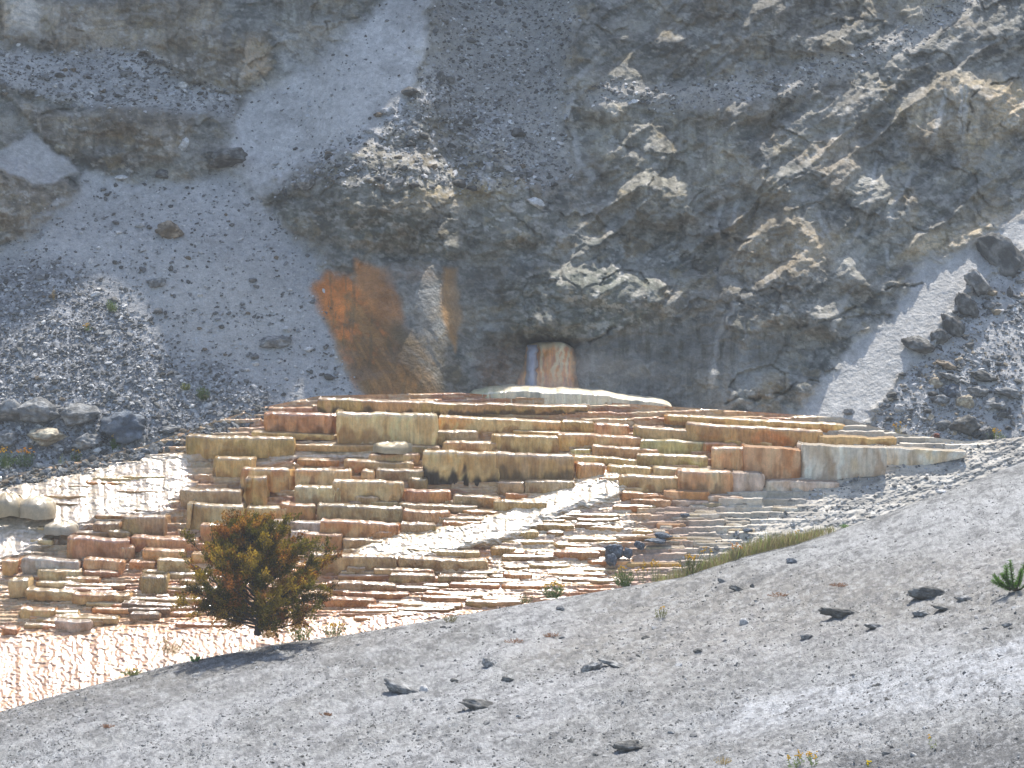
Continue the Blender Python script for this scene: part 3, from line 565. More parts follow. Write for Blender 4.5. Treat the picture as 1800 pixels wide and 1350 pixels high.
LEDGES = [
 (556,699,1036,713,24,9,'brown','longest brown ledge with a straight glittering rim, just below the pale dome',dict(stain_shade=.8,lob=.25)),
 (458,724,596,727,34,36,'rust','dark rust brown ledge with a shining rim at the upper left end of the terraces',dict(stain_shade=.5)),
 (582,724,772,728,56,56,'cream','tall smooth cream ledge with yellow folds, below the left end of the top brown ledge',dict(sec='tan',lob=1.3)),
 (768,729,990,740,26,16,'cream','long ledge fading from cream to rust, under the top brown ledge',dict(sec='orange',lob=.5)),
 (984,738,1046,741,19,18,'gold','short yellow green ledge just under the right foot of the pale dome',dict(sec='green')),
 (1042,744,1112,747,20,20,'orange','orange ledge right of the short yellow green one, in the upper middle',{}),
 (1108,747,1226,756,27,22,'tan','tan ledge with one green stripe, right of the upper orange ledge',dict(sec='green')),
 (1168,727,1488,745,12,12,'gold','long thin olive gold rim ledge turning orange at its right tip',dict(sec='orange',lob=.3)),
 (1202,741,1452,757,32,24,'tan','broad tan ledge directly under the long thin olive gold rim on the right',dict(lob=.6)),
 (1360,761,1412,763,17,17,'orange','small orange box shaped ledge in front of the broad tan ledge on the right',{}),
 (1438,764,1578,769,15,13,'gold','pale yellow ledge at the right end of the terraces, resting above the white one',dict(sec='cream',lob=.3)),
 (1224,757,1274,765,16,12,'tan','small tan ledge tucked under the left end of the broad tan right hand ledge',{}),
 (1272,770,1360,776,9,9,'cream','low cream strip ledge above the pink wall on the right',dict(lob=.3)),
 (1306,783,1412,789,54,52,'pink','tall salmon pink wall ledge standing left of the white wall',dict(sec='red',lob=.4)),
 (1404,779,1560,785,62,44,'white','tall dry white wall ledge with rounded folds, right of the salmon pink wall',dict(lob=.7)),
 (1555,784,1700,792,40,6,'white','low white ledge with one dark crack, tapering right into the grey gravel',dict(lob=.3)),
 (1246,786,1318,787,38,36,'orange','orange pink ledge with a pale right edge, left of the salmon pink wall',dict(sec='pink')),
 (1186,826,1290,829,38,38,'orange','orange ledge streaked with white and dark runs, below the orange pink ledge',dict(sec='white',stain_shade=.35)),
 (1284,829,1346,832,30,32,'paleP','pale pinkish white ledge at the right end of the white streaked orange ledge',dict(sec='white')),
 (1342,842,1480,847,21,10,'paleP','low pinkish white ledge at the foot of the salmon and white walls',dict(sec='white')),
 (738,791,880,795,54,54,'cream','big cream ledge with hanging drips and black hollows under its foot, mid slope',dict(stain_shade=1.,sec='tan',lob=1.6)),
 (868,794,1012,800,48,46,'brown','big dark brown curtain ledge right of the dripping cream ledge',dict(stain_shade=.6,lob=.3,sec='tan')),
 (748,754,842,757,20,19,'grey','smooth greyish cream ledge above the left end of the big dripping ledge',dict(sec='olive',lob=.4)),
 (900,754,1062,761,7,5,'gold','thin golden rim ledge above the row of yellow blocks',dict(lob=.3)),
 (858,763,984,767,32,28,'gold','yellow ledge with darker vertical folds, above the brown curtain ledge',dict(sec='cream')),
 (978,760,1130,767,26,20,'orange','orange tan ledge with a round right shoulder, right of the folded yellow ledge',dict(sec='gold')),
 (772,775,882,776,17,18,'tan','tan ledge with a glittering top just above the big dripping ledge',{}),
 (690,781,775,782,14,12,'brown','thin brown ledge left of the tan one above the big dripping ledge',{}),
 (1122,772,1252,776,24,24,'green','lumpy yellow green ledge in the middle of the right half',dict(sec='gold',lob=1.5)),
 (1236,776,1300,780,18,16,'orange','bright orange ledge left of the orange pink block on the right',{}),
 (1000,788,1044,787,13,14,'green','small green mound shaped ledge right above the end of the brown curtain',dict(sec='gold')),
 (1038,782,1160,789,20,12,'orange','reddish tan ledge right of the small green mound',dict(sec='tan')),
 (1006,800,1122,806,13,10,'cream','low cream ledge running right from the brown curtain ledge',dict(lob=.4)),
 (1114,797,1246,801,18,18,'cream','low cream ledge with a green patch left of the orange ledge',dict(sec='green')),
 (1002,812,1068,816,32,22,'orange','amber ledge just right of the foot of the brown curtain',dict(sec='gold')),
 (1064,816,1150,819,18,16,'gold','yellow ledge with a white overflow, right of the amber one',dict(sec='cream')),
 (1146,819,1300,827,17,8,'cream','long cream ledge above the white streaked orange ledge',dict(sec='orange',lob=.4)),
 (1050,838,1092,837,16,16,'tan','small rounded tan ledge at the top of the running white stream',{}),
 (1086,834,1198,838,28,26,'tan','tan ledge with a dark right flank in the hollow beside the white streaked orange ledge',dict(sec='gold')),
 (1068,853,1142,856,9,9,'tan','thin wet tan ledge at the head of the white stream',dict(lob=.4)),
 (1092,863,1168,866,15,14,'orange','small orange tan ledge where the pink steps begin',{}),
 (1162,861,1250,864,17,16,'pink','dry pink step under the white streaked orange ledge',dict(sec='orange')),
 (1240,870,1310,873,11,9,'paleP','pale pink low step right of the dry pink one',{}),
 (1126,868,1204,870,11,10,'pink','narrow pink step just below the small orange tan ledge',{}),
 (1106,876,1182,879,11,9,'pink','rosy step below the narrow pink one, near the dry white steps',dict(sec='paleP')),
 (1178,877,1250,879,8,8,'paleP','short pale rosy step right of the lower rosy step',{}),
 (440,756,594,763,9,5,'gold','thin golden rim ledge above the wide gold wall on the left',dict(lob=.3)),
 (322,764,520,769,36,30,'gold','wide gold wall ledge with pale streaks at the upper left edge',dict(sec='olive',lob=.6)),
 (488,778,700,781,7,7,'tan','long thin glittering tan rim below the tall cream ledge',dict(lob=.4)),
 (366,803,452,805,36,34,'gold','gold ledge with a rounded left end, below the wide gold wall',dict(sec='tan')),
 (645,796,740,796,15,14,'orange','light orange ledge left of the big dripping ledge',dict(sec='cream')),
 (520,805,600,807,7,8,'tan','thin wet tan ledge in the glittering patch left of centre',dict(lob=.3)),
 (600,807,732,811,17,14,'tan','tan ledge with four rounded bays left of the dripping ledge',{}),
 (420,821,520,824,34,38,'tan','tan ledge above the fluted folds on the left, with a shining top',{}),
 (514,823,624,825,32,30,'tan','orange tan ledge with a dark slanting runnel in the left centre',dict(sec='orange')),
 (658,822,746,825,22,20,'grey','greyish tan block ledge immediately left of the dripping drapery',dict(sec='tan',lob=.4)),
 (632,826,660,827,18,16,'tan','very small square tan ledge left of the greyish tan block',{}),
 (582,842,716,847,40,38,'tan','tan ledge with five deep vertical folds in the left centre',dict(sec='grey',lob=1.4)),
 (710,838,756,840,23,20,'olive','small olive tan ledge under the greyish tan block',{}),
 (424,838,474,837,50,50,'gold','tall gold pleated ledge with dark creases above the juniper',dict(lob=1.8,sec='brown')),
 (514,854,604,856,32,30,'cream','pale cream rounded ledge above the long olive fluted one',dict(sec='white')),
 (614,870,668,872,16,15,'grey','small greyish ledge in front of the five folded tan ledge',{}),
 (315,859,426,861,27,27,'grey','smooth grey tan ledge left of the pleated gold one',dict(sec='tan',lob=.3)),
 (700,860,798,862,23,26,'rust','rusty ledge with a black right end beside the hollows',dict(stain_shade=.5)),
 (870,845,924,846,24,22,'brown','small dark tan ledge under the left end of the brown curtain',{}),
 (918,842,1016,846,24,22,'grey','mauve grey ledge with a yellow right part, under the brown curtain',dict(sec='gold')),
 (794,869,882,873,18,14,'grey','dripping grey ledge with bright beads just below the black hollows',dict(sec='orange',stain_shade=.4)),
 (886,865,930,867,10,10,'orange','short orange ledge at the left edge of the white stream head',{}),
 (862,879,964,882,22,20,'gold','oval amber ledge jutting into the top of the white stream',dict(sec='tan')),
 (700,883,842,888,10,9,'grey','long thin mottled grey ledge above the orange block row',dict(stain_shade=.4,lob=.4)),
 (648,880,704,882,7,7,'olive','thin olive ledge at the left end of the mottled grey one',{}),
 (552,884,712,892,32,24,'olive','long olive brown fluted ledge right of the juniper top',dict(sec='brown',lob=.8)),
 (318,884,432,889,52,42,'cream','cream fluted ledge with many vertical ribs, above the pink block by the juniper',dict(sec='tan',lob=1.4)),
 (428,888,522,892,26,22,'cream','cream ledge directly above the tip of the juniper',dict(sec='orange')),
 (486,883,560,888,24,26,'orange','narrow orange ledge between the cream ledge and the olive fluted one',dict(sec='olive')),
 (704,895,792,899,24,22,'orange','square orange ledge right of the long olive fluted ledge',dict(sec='rust')),
 (810,895,932,899,6,6,'tan','thin wet rim ledge left of the middle of the white stream',dict(lob=.3)),
 (752,907,852,910,14,13,'grey','dark grey and tan ledge ending in the white stream',dict(sec='brown')),
 (776,914,850,916,14,12,'orange','low orange ledge below the dark grey and tan one',{}),
 (852,905,900,906,9,8,'tan','short tan ledge jutting into the stream below the oval amber one',{}),
 (560,912,706,921,30,26,'orange','long orange ledge of square blocks below the olive fluted ledge',dict(sec='rust',lob=.8)),
 (700,917,768,921,20,16,'brown','brown grey ledge at the right end of the orange blocks',{}),
 (430,911,590,917,20,22,'paleP','pale pink flat faced ledge behind the crown of the juniper',dict(sec='pink',lob=.3)),
 (350,921,430,924,32,30,'pink','salmon block ledge at the left of the juniper crown',dict(sec='red',lob=.4)),
 (426,924,512,927,30,26,'pink','salmon ledge half hidden behind the juniper crown',dict(sec='tan')),
 (506,930,545,933,22,20,'paleP','small dusky pink ledge right of the juniper tip',{}),
 (530,936,606,939,24,22,'orange','soft orange ledge right of the juniper crown',dict(sec='pink')),
 (645,932,702,934,16,14,'pink','small rosy ledge set before the orange blocks',dict(sec='orange')),
 (600,945,680,949,17,15,'grey','mauve grey ledge just left of the stream mouth',dict(sec='brown')),
 (208,906,296,908,34,32,'brown','mottled dark brown ledge left of the ribbed cream ledge',dict(sec='olive')),
 (160,918,212,919,18,16,'brown','smaller brown ledge at the left of the mottled dark brown one',{}),
 (188,931,230,933,12,12,'olive','tiny olive brown ledge with a bright rim above the red wall',{}),
 (112,943,232,948,38,32,'red','deep red orange ledge with grey streaks on the left side',dict(sec='tan')),
 (226,941,352,947,24,20,'red','long red pink ledge ending near the salmon block',dict(sec='pink',lob=.4)),
 (182,958,240,960,22,20,'pink','rounded dusky pink ledge in front of the deep red orange one',dict(sec='paleP')),
 (245,963,330,966,20,18,'pink','pink ledge below the long red pink one',dict(sec='orange')),
 (320,952,392,955,14,14,'red','low red ledge at the left edge of the juniper',dict(sec='orange')),
 (34,979,142,985,28,22,'paleP','pale pinkish ledge at the far left edge',dict(sec='white')),
 (142,980,226,984,22,20,'orange','red orange ledge right of the pale pinkish far left one',dict(sec='rust')),
 (222,985,275,986,10,10,'orange','thin orange ledge next to the red orange one',{}),
 (270,982,336,985,24,22,'cream','cream block ledge left of the juniper',dict(sec='tan')),
 (0,983,36,984,22,22,'orange','orange ledge cut by the left edge of the view',dict(sec='tan')),
 (58,1000,148,1003,16,14,'cream','cream ledge in front of the pale pinkish far left one',dict(sec='tan')),
 (330,971,420,974,14,14,'tan','low tan ledge mostly hidden by the left branches of the juniper',{}),
 (10,1017,54,1017,28,26,'cream','rounded cream block ledge near the left edge',dict(sec='orange')),
 (145,1002,210,1004,9,8,'rust','small rust ledge with a dark face in the lower left',{}),
 (110,1012,178,1015,10,9,'tan','small tan ledge under the cream one on the left',{}),
 (236,1012,302,1014,30,28,'olive','rounded olive lump ledge below the cream block',dict(sec='cream')),
 (42,1034,140,1040,14,12,'cream','long pale ledge with a bright rim low on the left',dict(sec='tan')),
 (120,1041,232,1045,14,12,'tan','long tan ledge continuing the pale low one to the right',{}),
 (210,1058,314,1062,8,7,'dark','upper dark chocolate ledge left of the juniper foot',{}),
 (222,1067,302,1069,8,7,'dark','middle dark chocolate ledge left of the juniper foot',{}),
 (226,1076,284,1077,11,9,'dark','lowest dark chocolate ledge left of the juniper foot',{}),
 (30,1068,102,1072,15,13,'orange','low tan orange ledge at the lower left',dict(sec='cream')),
 (98,1082,212,1084,7,6,'cream','thin cream rim ledge at the lower left',{}),
 (92,1089,164,1091,15,14,'paleP','low pinkish block ledge at the bottom of the left terraces',dict(sec='orange')),
 (0,1102,34,1105,10,9,'rust','small rust ledge at the very bottom left',{}),
 (538,972,700,978,34,26,'tan','tall dusky tan ledge right of the juniper, below the stream mouth',dict(sec='grey',lob=.9)),
 (696,978,864,985,17,15,'tan','dusky tan ledge continuing right below the white stream',dict(sec='grey')),
 (606,994,646,996,15,14,'grey','small trapezoid grey ledge right of the juniper',{}),
 (655,998,764,1000,13,12,'tan','tan ledge with an arched rim below the dusky one',{}),
 (682,1008,770,1010,12,12,'brown','low brownish ledge below the arched tan one',{}),
 (766,1009,862,1012,12,11,'brown','low brown ledge on the right of its brownish neighbour',{}),
 (576,1021,698,1026,15,13,'brown','dark brown ledge touching the right side of the juniper',dict(sec='rust')),
 (598,1038,724,1042,7,7,'rust','thin rust ledge below the dark brown one',{}),
 (566,1049,664,1053,11,9,'rust','rust ledge near the lower right branches of the juniper',{}),
 (640,1062,700,1064,8,7,'red','short reddish ledge just above the white glitter',{}),
 (712,962,848,969,10,8,'gold','cream and amber ledge inside the white stream',dict(sec='cream')),
 (860,961,908,962,13,12,'gold','rounded amber block ledge right of the stream',dict(sec='tan')),
 (908,932,948,932,11,10,'gold','small amber block at the right bank of the stream',{}),
 (928,918,1012,921,9,8,'olive','low olive ledge at the right bank of the stream',{}),
 (935,911,1000,913,6,6,'tan','thin tan ledge beside the stream, above the low olive one',{}),
 (970,967,1058,969,12,12,'rust','rust brown ledge left of the pair of dark boulders',dict(sec='brown')),
 (880,1006,940,1008,8,8,'orange','low orange ledge above the small yellow flowering bush at the crest',{}),
]
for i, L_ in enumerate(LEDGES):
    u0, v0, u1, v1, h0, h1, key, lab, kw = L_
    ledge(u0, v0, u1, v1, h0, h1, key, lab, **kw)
# landmarks used to say where small repeated things are
LM = [('the juniper crown', 450, 960), ('the juniper foot', 450, 1090), ('the fan shaped slate boulder', 1078, 968), ('the two blue grey rocks', 1160, 946), ('the white stream head', 1060, 860), ('the oval amber ledge', 912, 885),
      ('the white streaked orange ledge', 1238, 845), ('the low pinkish white ledge', 1410, 850), ('the grass strip', 1320, 960), ('the crest herbs at centre', 960, 1040), ('the dark chocolate ledges', 258, 1070), ('the long pale low ledge', 92, 1036),
      ('the deep red orange ledge', 172, 960), ('the rounded olive lump ledge', 268, 1028), ('the egg shaped cream mound', 66, 890), ('the mottled dark brown ledge', 252, 920), ('the dusky tan ledge', 620, 990), ('the arched tan ledge', 710, 1003),
      ('the rust brown ledge', 1014, 973), ('the low orange ledge', 910, 1010), ('the dark brown ledge', 636, 1030), ('the low pinkish block ledge', 128, 1096), ('the pale far left ledge', 88, 992), ('the low olive ledge', 970, 925), ('the rounded amber block', 884, 967),
      ('the left boulder row', 130, 745), ('the left plants', 340, 690), ('the squarish brown boulder', 300, 406), ('the flat half buried slab', 482, 602), ('the orange stained mound', 600, 540), ('the dark left outcrop', 200, 240), ('the domed boulder', 396, 278),
      ('the pale brown mud patch', 380, 530), ('the large layered outcrop', 370, 110), ('the black jagged boulder', 1612, 607), ('the jumble', 1690, 690), ('the biggest outcrop rock', 1758, 450), ('the large dark boulder', 1692, 748), ('the right tip of the terraces', 1500, 740),
      ('the pointed rock', 775, 139), ('the yellow rock face', 935, 260), ('the rounded grey boulder', 538, 320), ('the dark outcrop by the chute', 770, 65), ('the long dark boulder', 1630, 1043), ('the thin driftlike rock', 1478, 1078), ('the long dark rock', 845, 1240),
      ('the rough grey heap', 706, 1214), ('the bottom dark lump', 1105, 1310), ('the pine sapling', 1782, 1020), ('the round flowering clump', 528, 1119), ('the rock with a pale side', 1040, 1178), ('the dark corner soil', 1650, 1320), ('the bottom edge herbs', 1400, 1340), ('the low left crest plant', 232, 1188), ('the dark right band', 1620, 880), ('the lower left corner', 20, 1340)]
def near_label(what, u, v):
    bst = min(LM, key=lambda q: math.hypot(q[1] - u, (q[2] - v) * 1.6)); dx, dy = u - bst[1], (v - bst[2]) * 1.3; d = math.hypot(dx, dy)
    w1 = ('right of' if dx > 0 else 'left of') if abs(dx) > 2 * abs(dy) else ('below' if dy > 0 else 'above') if abs(dy) > 2 * abs(dx) else ('below and ' if dy > 0 else 'above and ') + ('right of' if dx > 0 else 'left of')
    return what + (' close ' if d < 45 else ' ' if d < 110 else ' well ') + w1 + ' ' + bst[0]
# small steps
ZN = [((-10, 330, 1000, 1100), 30, ('tan', 'orange', 'cream', 'rust'), 'small wet step low on the left of the terraces', 'small steps low on the left'),
      ((560, 880, 1000, 1085), 34, ('rust', 'brown', 'tan', 'orange'), 'small wet rusty step in the glitter right of the juniper', 'small steps right of the juniper'),
      ((870, 1110, 880, 1030), 40, ('tan', 'gold', 'brown', 'orange'), 'small wet tan step in the cascade right of the stream', 'small steps right of the stream'),
      ((1060, 1420, 872, 960), 34, ('pink', 'paleP', 'white', 'white'), 'small dry pale step in the right hand flight of steps', 'small dry steps on the right'),
      ((0, 330, 830, 975), 22, ('tan', 'cream', 'brown', 'grey'), 'small wet cream step in the left cascade', 'small steps in the left cascade')]
for (a, b, c, d), n, keys, lab, grp in ZN:
    for i in range(n):
        for _ in range(20):
            u = RS.uniform(a, b); v = c + (d - c) * (i + RS.rand()) / n
            if v < vbase(u) + 14 or v > vsil(u) - 12: continue
            if grp == 'small dry steps on the right' and (u > np.interp(v, [872, 960], [1440, 1260]) or wetness(np.array([u]), np.array([v]))[0] > .6): continue
            if grp == 'small steps in the left cascade' and (v < 975 - (u) * .05 and u > 330 - (v - 830) * .9): continue
            break
        else: continue
        wd = RS.uniform(26, 120) if 'dry' not in grp else RS.uniform(24, 80)
        h = RS.uniform(3.2, 8)
        k = keys[RS.randint(len(keys))]
        if 'dry' in grp and u + (v - 870) * .5 > 1230: k = 'white'
        sl = RS.uniform(-.004, .03) * wd
        cw = {'tan': 'tan', 'orange': 'orange', 'cream': 'cream', 'rust': 'rusty', 'brown': 'brown', 'gold': 'golden', 'pink': 'pink', 'paleP': 'pale pink', 'white': 'whitish', 'grey': 'grey'}[k]
        lab = near_label(('short ' if wd < 50 else 'mid sized ' if wd < 85 else 'wide ') + cw + (' dry' if 'dry' in grp else ' wet') + ' step', u + wd / 2, v)
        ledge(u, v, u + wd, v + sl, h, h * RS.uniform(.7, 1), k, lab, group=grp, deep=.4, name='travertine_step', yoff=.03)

# ---------------------------------------------------------------- pale dome under the spring
def patch(name, Vv, colr, wetv, mat, parent=None):
    return mesh(name, Vv, gridF(Vv.shape[0], Vv.shape[1], True), mat, col=colr, wet=wetv, parent=parent)
DT = ([800, 812, 830, 860, 900, 1000, 1060, 1120, 1168, 1182, 1190], [722, 700, 688, 680, 677, 682, 687, 697, 702, 710, 728])
nu, nv = 300, 46
uu = np.linspace(801, 1189, nu); th = np.linspace(0, 1, nv)
vt = np.interp(uu, *DT); Yf = 46.55
zt = P(uu, vt, Yf + .7)[:, 2]; _xx = P(uu, 700, Yf)[:, 0]; zt = zt + .02 * vn(_xx * 2.5, _xx * 0, 291) + .012 * vn(_xx * 9, _xx * 0, 292); zb = P(uu, 742, Yf)[:, 2]; X = P(uu, 700, Yf)[:, 0]
rows = []; cl = []; wt = []
for k, t in enumerate(th):
    a_ = min(t / .62, 1) * math.pi / 2; bk = max(0, (t - .62) / .38)
    lb = -.20 * np.abs(vn(X * 2.6 + .3 * t, X * 0, 301)) - .09 * np.abs(vn(X * 9, X * 0 + t * 1.5, 302)) + .015 * fbm(X * 20, X * 0 + t * 6, 3, 303)
    y = Yf + .34 * t / .62 * .5 + .30 * max(0, (t - .5) / .12 if t < .62 else 1) - lb * (1 - .6 * t) - .28 * np.sin(np.clip((uu - 800) / 390, 0, 1) * math.pi) + 1.3 * bk
    z = zb + (zt - zb) * ((min(t, .5) / .5 * .90 + .10 * sst(.5, .64, t)) - .02 * bk) + .012 * fbm(X * 6, X * 0 + t * 9, 3, 305)
    rows.append(np.stack([X, y, z], 1))
    c = np.ones((nu, 3)) * C(.82, .69, .47); c = c * (1 + .22 * fbm(X * 22, X * 0 + t * 1.2, 3, 309) + .1 * vn(X * 50, X * 0 + t * 2, 310))[:, None]
    st = fbm(X * 7, X * 0 + t * 1.5, 4, 306)
    c = mix(c, .8 * (1 - sst(850, 905, uu + 40 * st)), (.44, .46, .27)); c = mix(c, .8 * (1 - sst(806, 824, uu + 10 * st)), (.42, .25, .12))
    c = mix(c, .5 * sst(.1, .4, st), (.60, .55, .42)); c = mix(c, .6 * sst(.3, .5, st) * (t < .5), (.3, .28, .2))
    cl.append(c); wt.append(np.full(nu, .15 + .8 * float(t > .48)) * (1 - sst(1010, 1100, uu) * .5))
dome = patch('travertine_dome', np.stack(rows), np.stack(cl), np.stack(wt), M_TRAV)
tag(dome, 'wide pale cream dome with water sheeting over it, below the orange spring outlet', 'travertine dome')
# small rounded mounds on the terraces
def mound(u, v, wpx, hpx, colr, label, wetv=1., Yo=-.1, group=None):
    Y = float(T(v)) + Yo; s = Y / FPX; c0 = P(u, v, Y)
    n1_, n2_ = 90, 34
    ph_ = np.linspace(0, 2 * math.pi, n1_); t_ = np.linspace(.02, 1, n2_)
    PH, TT = np.meshgrid(ph_, t_)
    _k = 0; rr = np.sin(TT * math.pi / 2)
    lo = 1 + .10 * np.cos(PH * 3 + u) * TT; hpx = hpx * (.75 if _k == 0 else .75); _k = 1
    xx = rr * np.cos(PH) * wpx / 2 * s * lo; yy = rr * np.sin(PH) * .42 * lo * min(1, wpx / 50) - .0; zz = hpx * s * (np.cos(TT * math.pi / 2)) ** .9 - .12 * TT ** 6 + .03 * fbm(PH * 2, TT * 2, 2, int(v))
    f_ = fbm(PH * 3, TT * 3, 3, int(u)); zz = zz + .015 * f_
    c = np.ones(PH.shape + (3,)) * C(*colr); c = c * (1 + .2 * fbm(PH * 4, TT * 1.5, 4, 9))[..., None]
    o = mesh('travertine_mound', np.stack([xx, yy, zz], -1), gridF(n2_, n1_), M_TRAV, col=c, wet=np.full(PH.shape, wetv * .55) * (1 - .85 * sst(.55, .8, TT)))
    o.location = c0; tag(o, label, 'travertine mound', group)
mound(15, 893, 64, 36, (.42, .33, .2), 'rounded tan mound cut by the left edge of the picture')
mound(66, 897, 72, 34, (.44, .36, .24), 'egg shaped cream mound in the left cascade with a blinding white top')
mound(690, 783, 74, 10, (.46, .37, .23), 'smooth whitish mound at the right foot of the tall cream ledge')
mound(750, 752, 36, 12, (.52, .3, .16), 'small orange mound with a glittering top above the greyish ledge')
mound(110, 925, 60, 12, (.4, .34, .25), 'low grey cream swell below the egg shaped mound')

# ---------------------------------------------------------------- spring outlet
sp_root = empty('spring_outlet', tuple(P(965, 680, 47.0)))
tag(sp_root, 'orange rounded outlet with a blue grey ribbon of falling water above the pale dome', 'spring')
_pt = [(float(cliffY(u_, v_))) for u_ in range(925, 1010, 12) for v_ in range(610, 680, 10)]
Yw = min(_pt) - .04
_ye = {}
def sheet(name, fl, fr, v0, v1, depth, colf, wv, n=60, m=50, off=0.):
    vv = np.linspace(v0, v1, m)[:, None]; ss = np.linspace(-1, 1, n)[None]
    l = fl(vv); r_ = fr(vv); u_ = l + (r_ - l) * (ss + 1) / 2
    tp = np.clip((vv - v0) / 14, 0, 1)
    bul = depth * np.sqrt(np.clip(1 - np.abs(ss) ** 2.6, 0, 1)) * np.sqrt(np.clip(1 - (1 - tp) ** 2, 0, 1))
    cyl = np.array([[float(cliffY(float(a_), float(v_))) for v_ in vv[:, 0]] for a_ in (l.min() - 4, r_.max() + 4)]); cyl = np.array([np.convolve(np.pad(q_, 6, 'edge'), np.ones(13) / 13, 'valid') for q_ in cyl])
    Ye = cyl[0][:, None] * (1 - (ss + 1) / 2) + cyl[1][:, None] * (ss + 1) / 2; _ye['y'] = Ye if name == 'outlet_rock' else _ye['y']
    Ye = Ye if name == 'outlet_rock' else np.interp(vv[:, 0], _ye['v'], _ye['y'].min(1))[:, None]
    if name == 'outlet_rock': _ye['v'] = vv[:, 0]
    Yp = Ye + .04 - bul + off + .06 * fbm(u_ / 14, vv / 30 + u_ * 0, 3, 320) + .035 * fbm(u_ / 5, vv / 14 + u_ * 0, 3, 321) - .08 * ((vv - v0) / (v1 - v0)) ** 2
    V_ = P(u_, vv + u_ * 0, Yp) - np.array(sp_root.location)
    return mesh(name, V_, gridF(m, n), M_TRAV, col=colf(u_, vv + u_ * 0), wet=np.full(u_.shape, wv), parent=sp_root)
def oc(u, v):
    c = np.ones(u.shape + (3,)) * C(.58, .24, .06); st = fbm(u / 4, v / 40, 4, 330)
    c = mix(c, .7 * sst(0, .4, st), (.3, .12, .06)); c = mix(c, .5 * sst(.05, .4, -st), (.46, .30, .13))
    for ua, ub, wd in ((986, 972, 3.5), (993, 982, 3), (950, 953, 2), (1003, 996, 2)):
        xc_ = ua + (ub - ua) * np.clip((v - 606) / 50, 0, 1) + 3 * vn(v / 9, u * 0 + ua, 335); c = mix(c, .75 * (1 - sst(.5, 1.6, np.abs(u - xc_) / wd + .7 * vn(u / 2, v / 5, 336))) * (1 - .6 * sst(640, 680, v)), (.60, .48, .26))
    c = mix(c, .7 * (1 - sst(604, 616, v + 5 * vn(u / 5, v * 0, 337))), (.5, .42, .25)); c = mix(c, .5 * sst(650, 690, v), (.34, .24, .17)); ed = sst(10, 0, np.minimum(u - np.interp(v, [601, 604, 610, 640, 690], [944, 930, 923, 921, 898]), np.interp(v, [601, 604, 612, 630, 650, 690], [985, 996, 1008, 1014, 1012, 1020]) - u) + 4 * vn(u / 4, v / 6, 339)); c = mix(c, .85 * ed, (.17, .12, .08)); return c * (1 + .25 * fbm(u / 3, v / 12, 3, 338))[..., None]
sheet('outlet_rock', lambda v: np.interp(v, [601, 604, 610, 640, 690], [944, 930, 923, 921, 898]), lambda v: np.interp(v, [601, 604, 612, 630, 650, 690], [985, 996, 1008, 1014, 1012, 1020]), 601, 690, .42, oc, .25)
sheet('water_ribbon', lambda v: 927 - (v - 606) * .05 + 1.5 * vn(v / 6, v * 0, 341), lambda v: 946 - (v - 606) * .02 + 2.5 * vn(v / 7, v * 0, 342), 606, 688, .25, lambda u, v: np.ones(u.shape + (3,)) * C(.20, .20, .225) * (1 + .35 * fbm(u / 3, v / 25, 3, 333))[..., None], .5, 24, 40, -.12)

# ---------------------------------------------------------------- rocks
_ico = {}
def ico(sub):
    if sub not in _ico:
        bm = bmesh.new(); bmesh.ops.create_icosphere(bm, subdivisions=sub, radius=1)
        bm.verts.ensure_lookup_table()
        _ico[sub] = (np.array([v.co[:] for v in bm.verts]), np.array([[v.index for v in f.verts] for f in bm.faces])); bm.free()
    return _ico[sub]
def n3d(Pn, sc, sd_, o=3):
    return np.array([mnoise.fractal(Vector(p) * sc + Vector((sd_, sd_ * 1.7, sd_ * .3)), .6, 2.1, o) for p in Pn])
def rockverts(seed, sub=4, cuts=9, rough=.22):
    Vv, F = ico(sub); Vv = Vv.copy(); r_ = np.random.RandomState(seed)
    for k in range(cuts):
        n_ = r_.randn(3); n_ /= np.linalg.norm(n_); d = r_.uniform(.55, .85)
        q = Vv @ n_; ov = np.maximum(q - d, 0); Vv = Vv - ov[:, None] * n_ * .92
    Vv = Vv * (1 + 1.05 * rough * n3d(Vv, 1.5, seed * 1.3) + .09 * n3d(Vv, 4.5, seed * .7) )[:, None]
    if sub >= 4: Vv = Vv * (1 + .035 * n3d(Vv, 12, seed * .4))[:, None]
    return Vv, F
RC = dict(dark=(.115, .113, .105), slate=(.10, .115, .135), grey=(.2, .2, .195), brown=(.2, .16, .115), pale=(.42, .42, .42), white=(.6, .58, .55), tan=(.36, .3, .22), red=(.2, .08, .05))
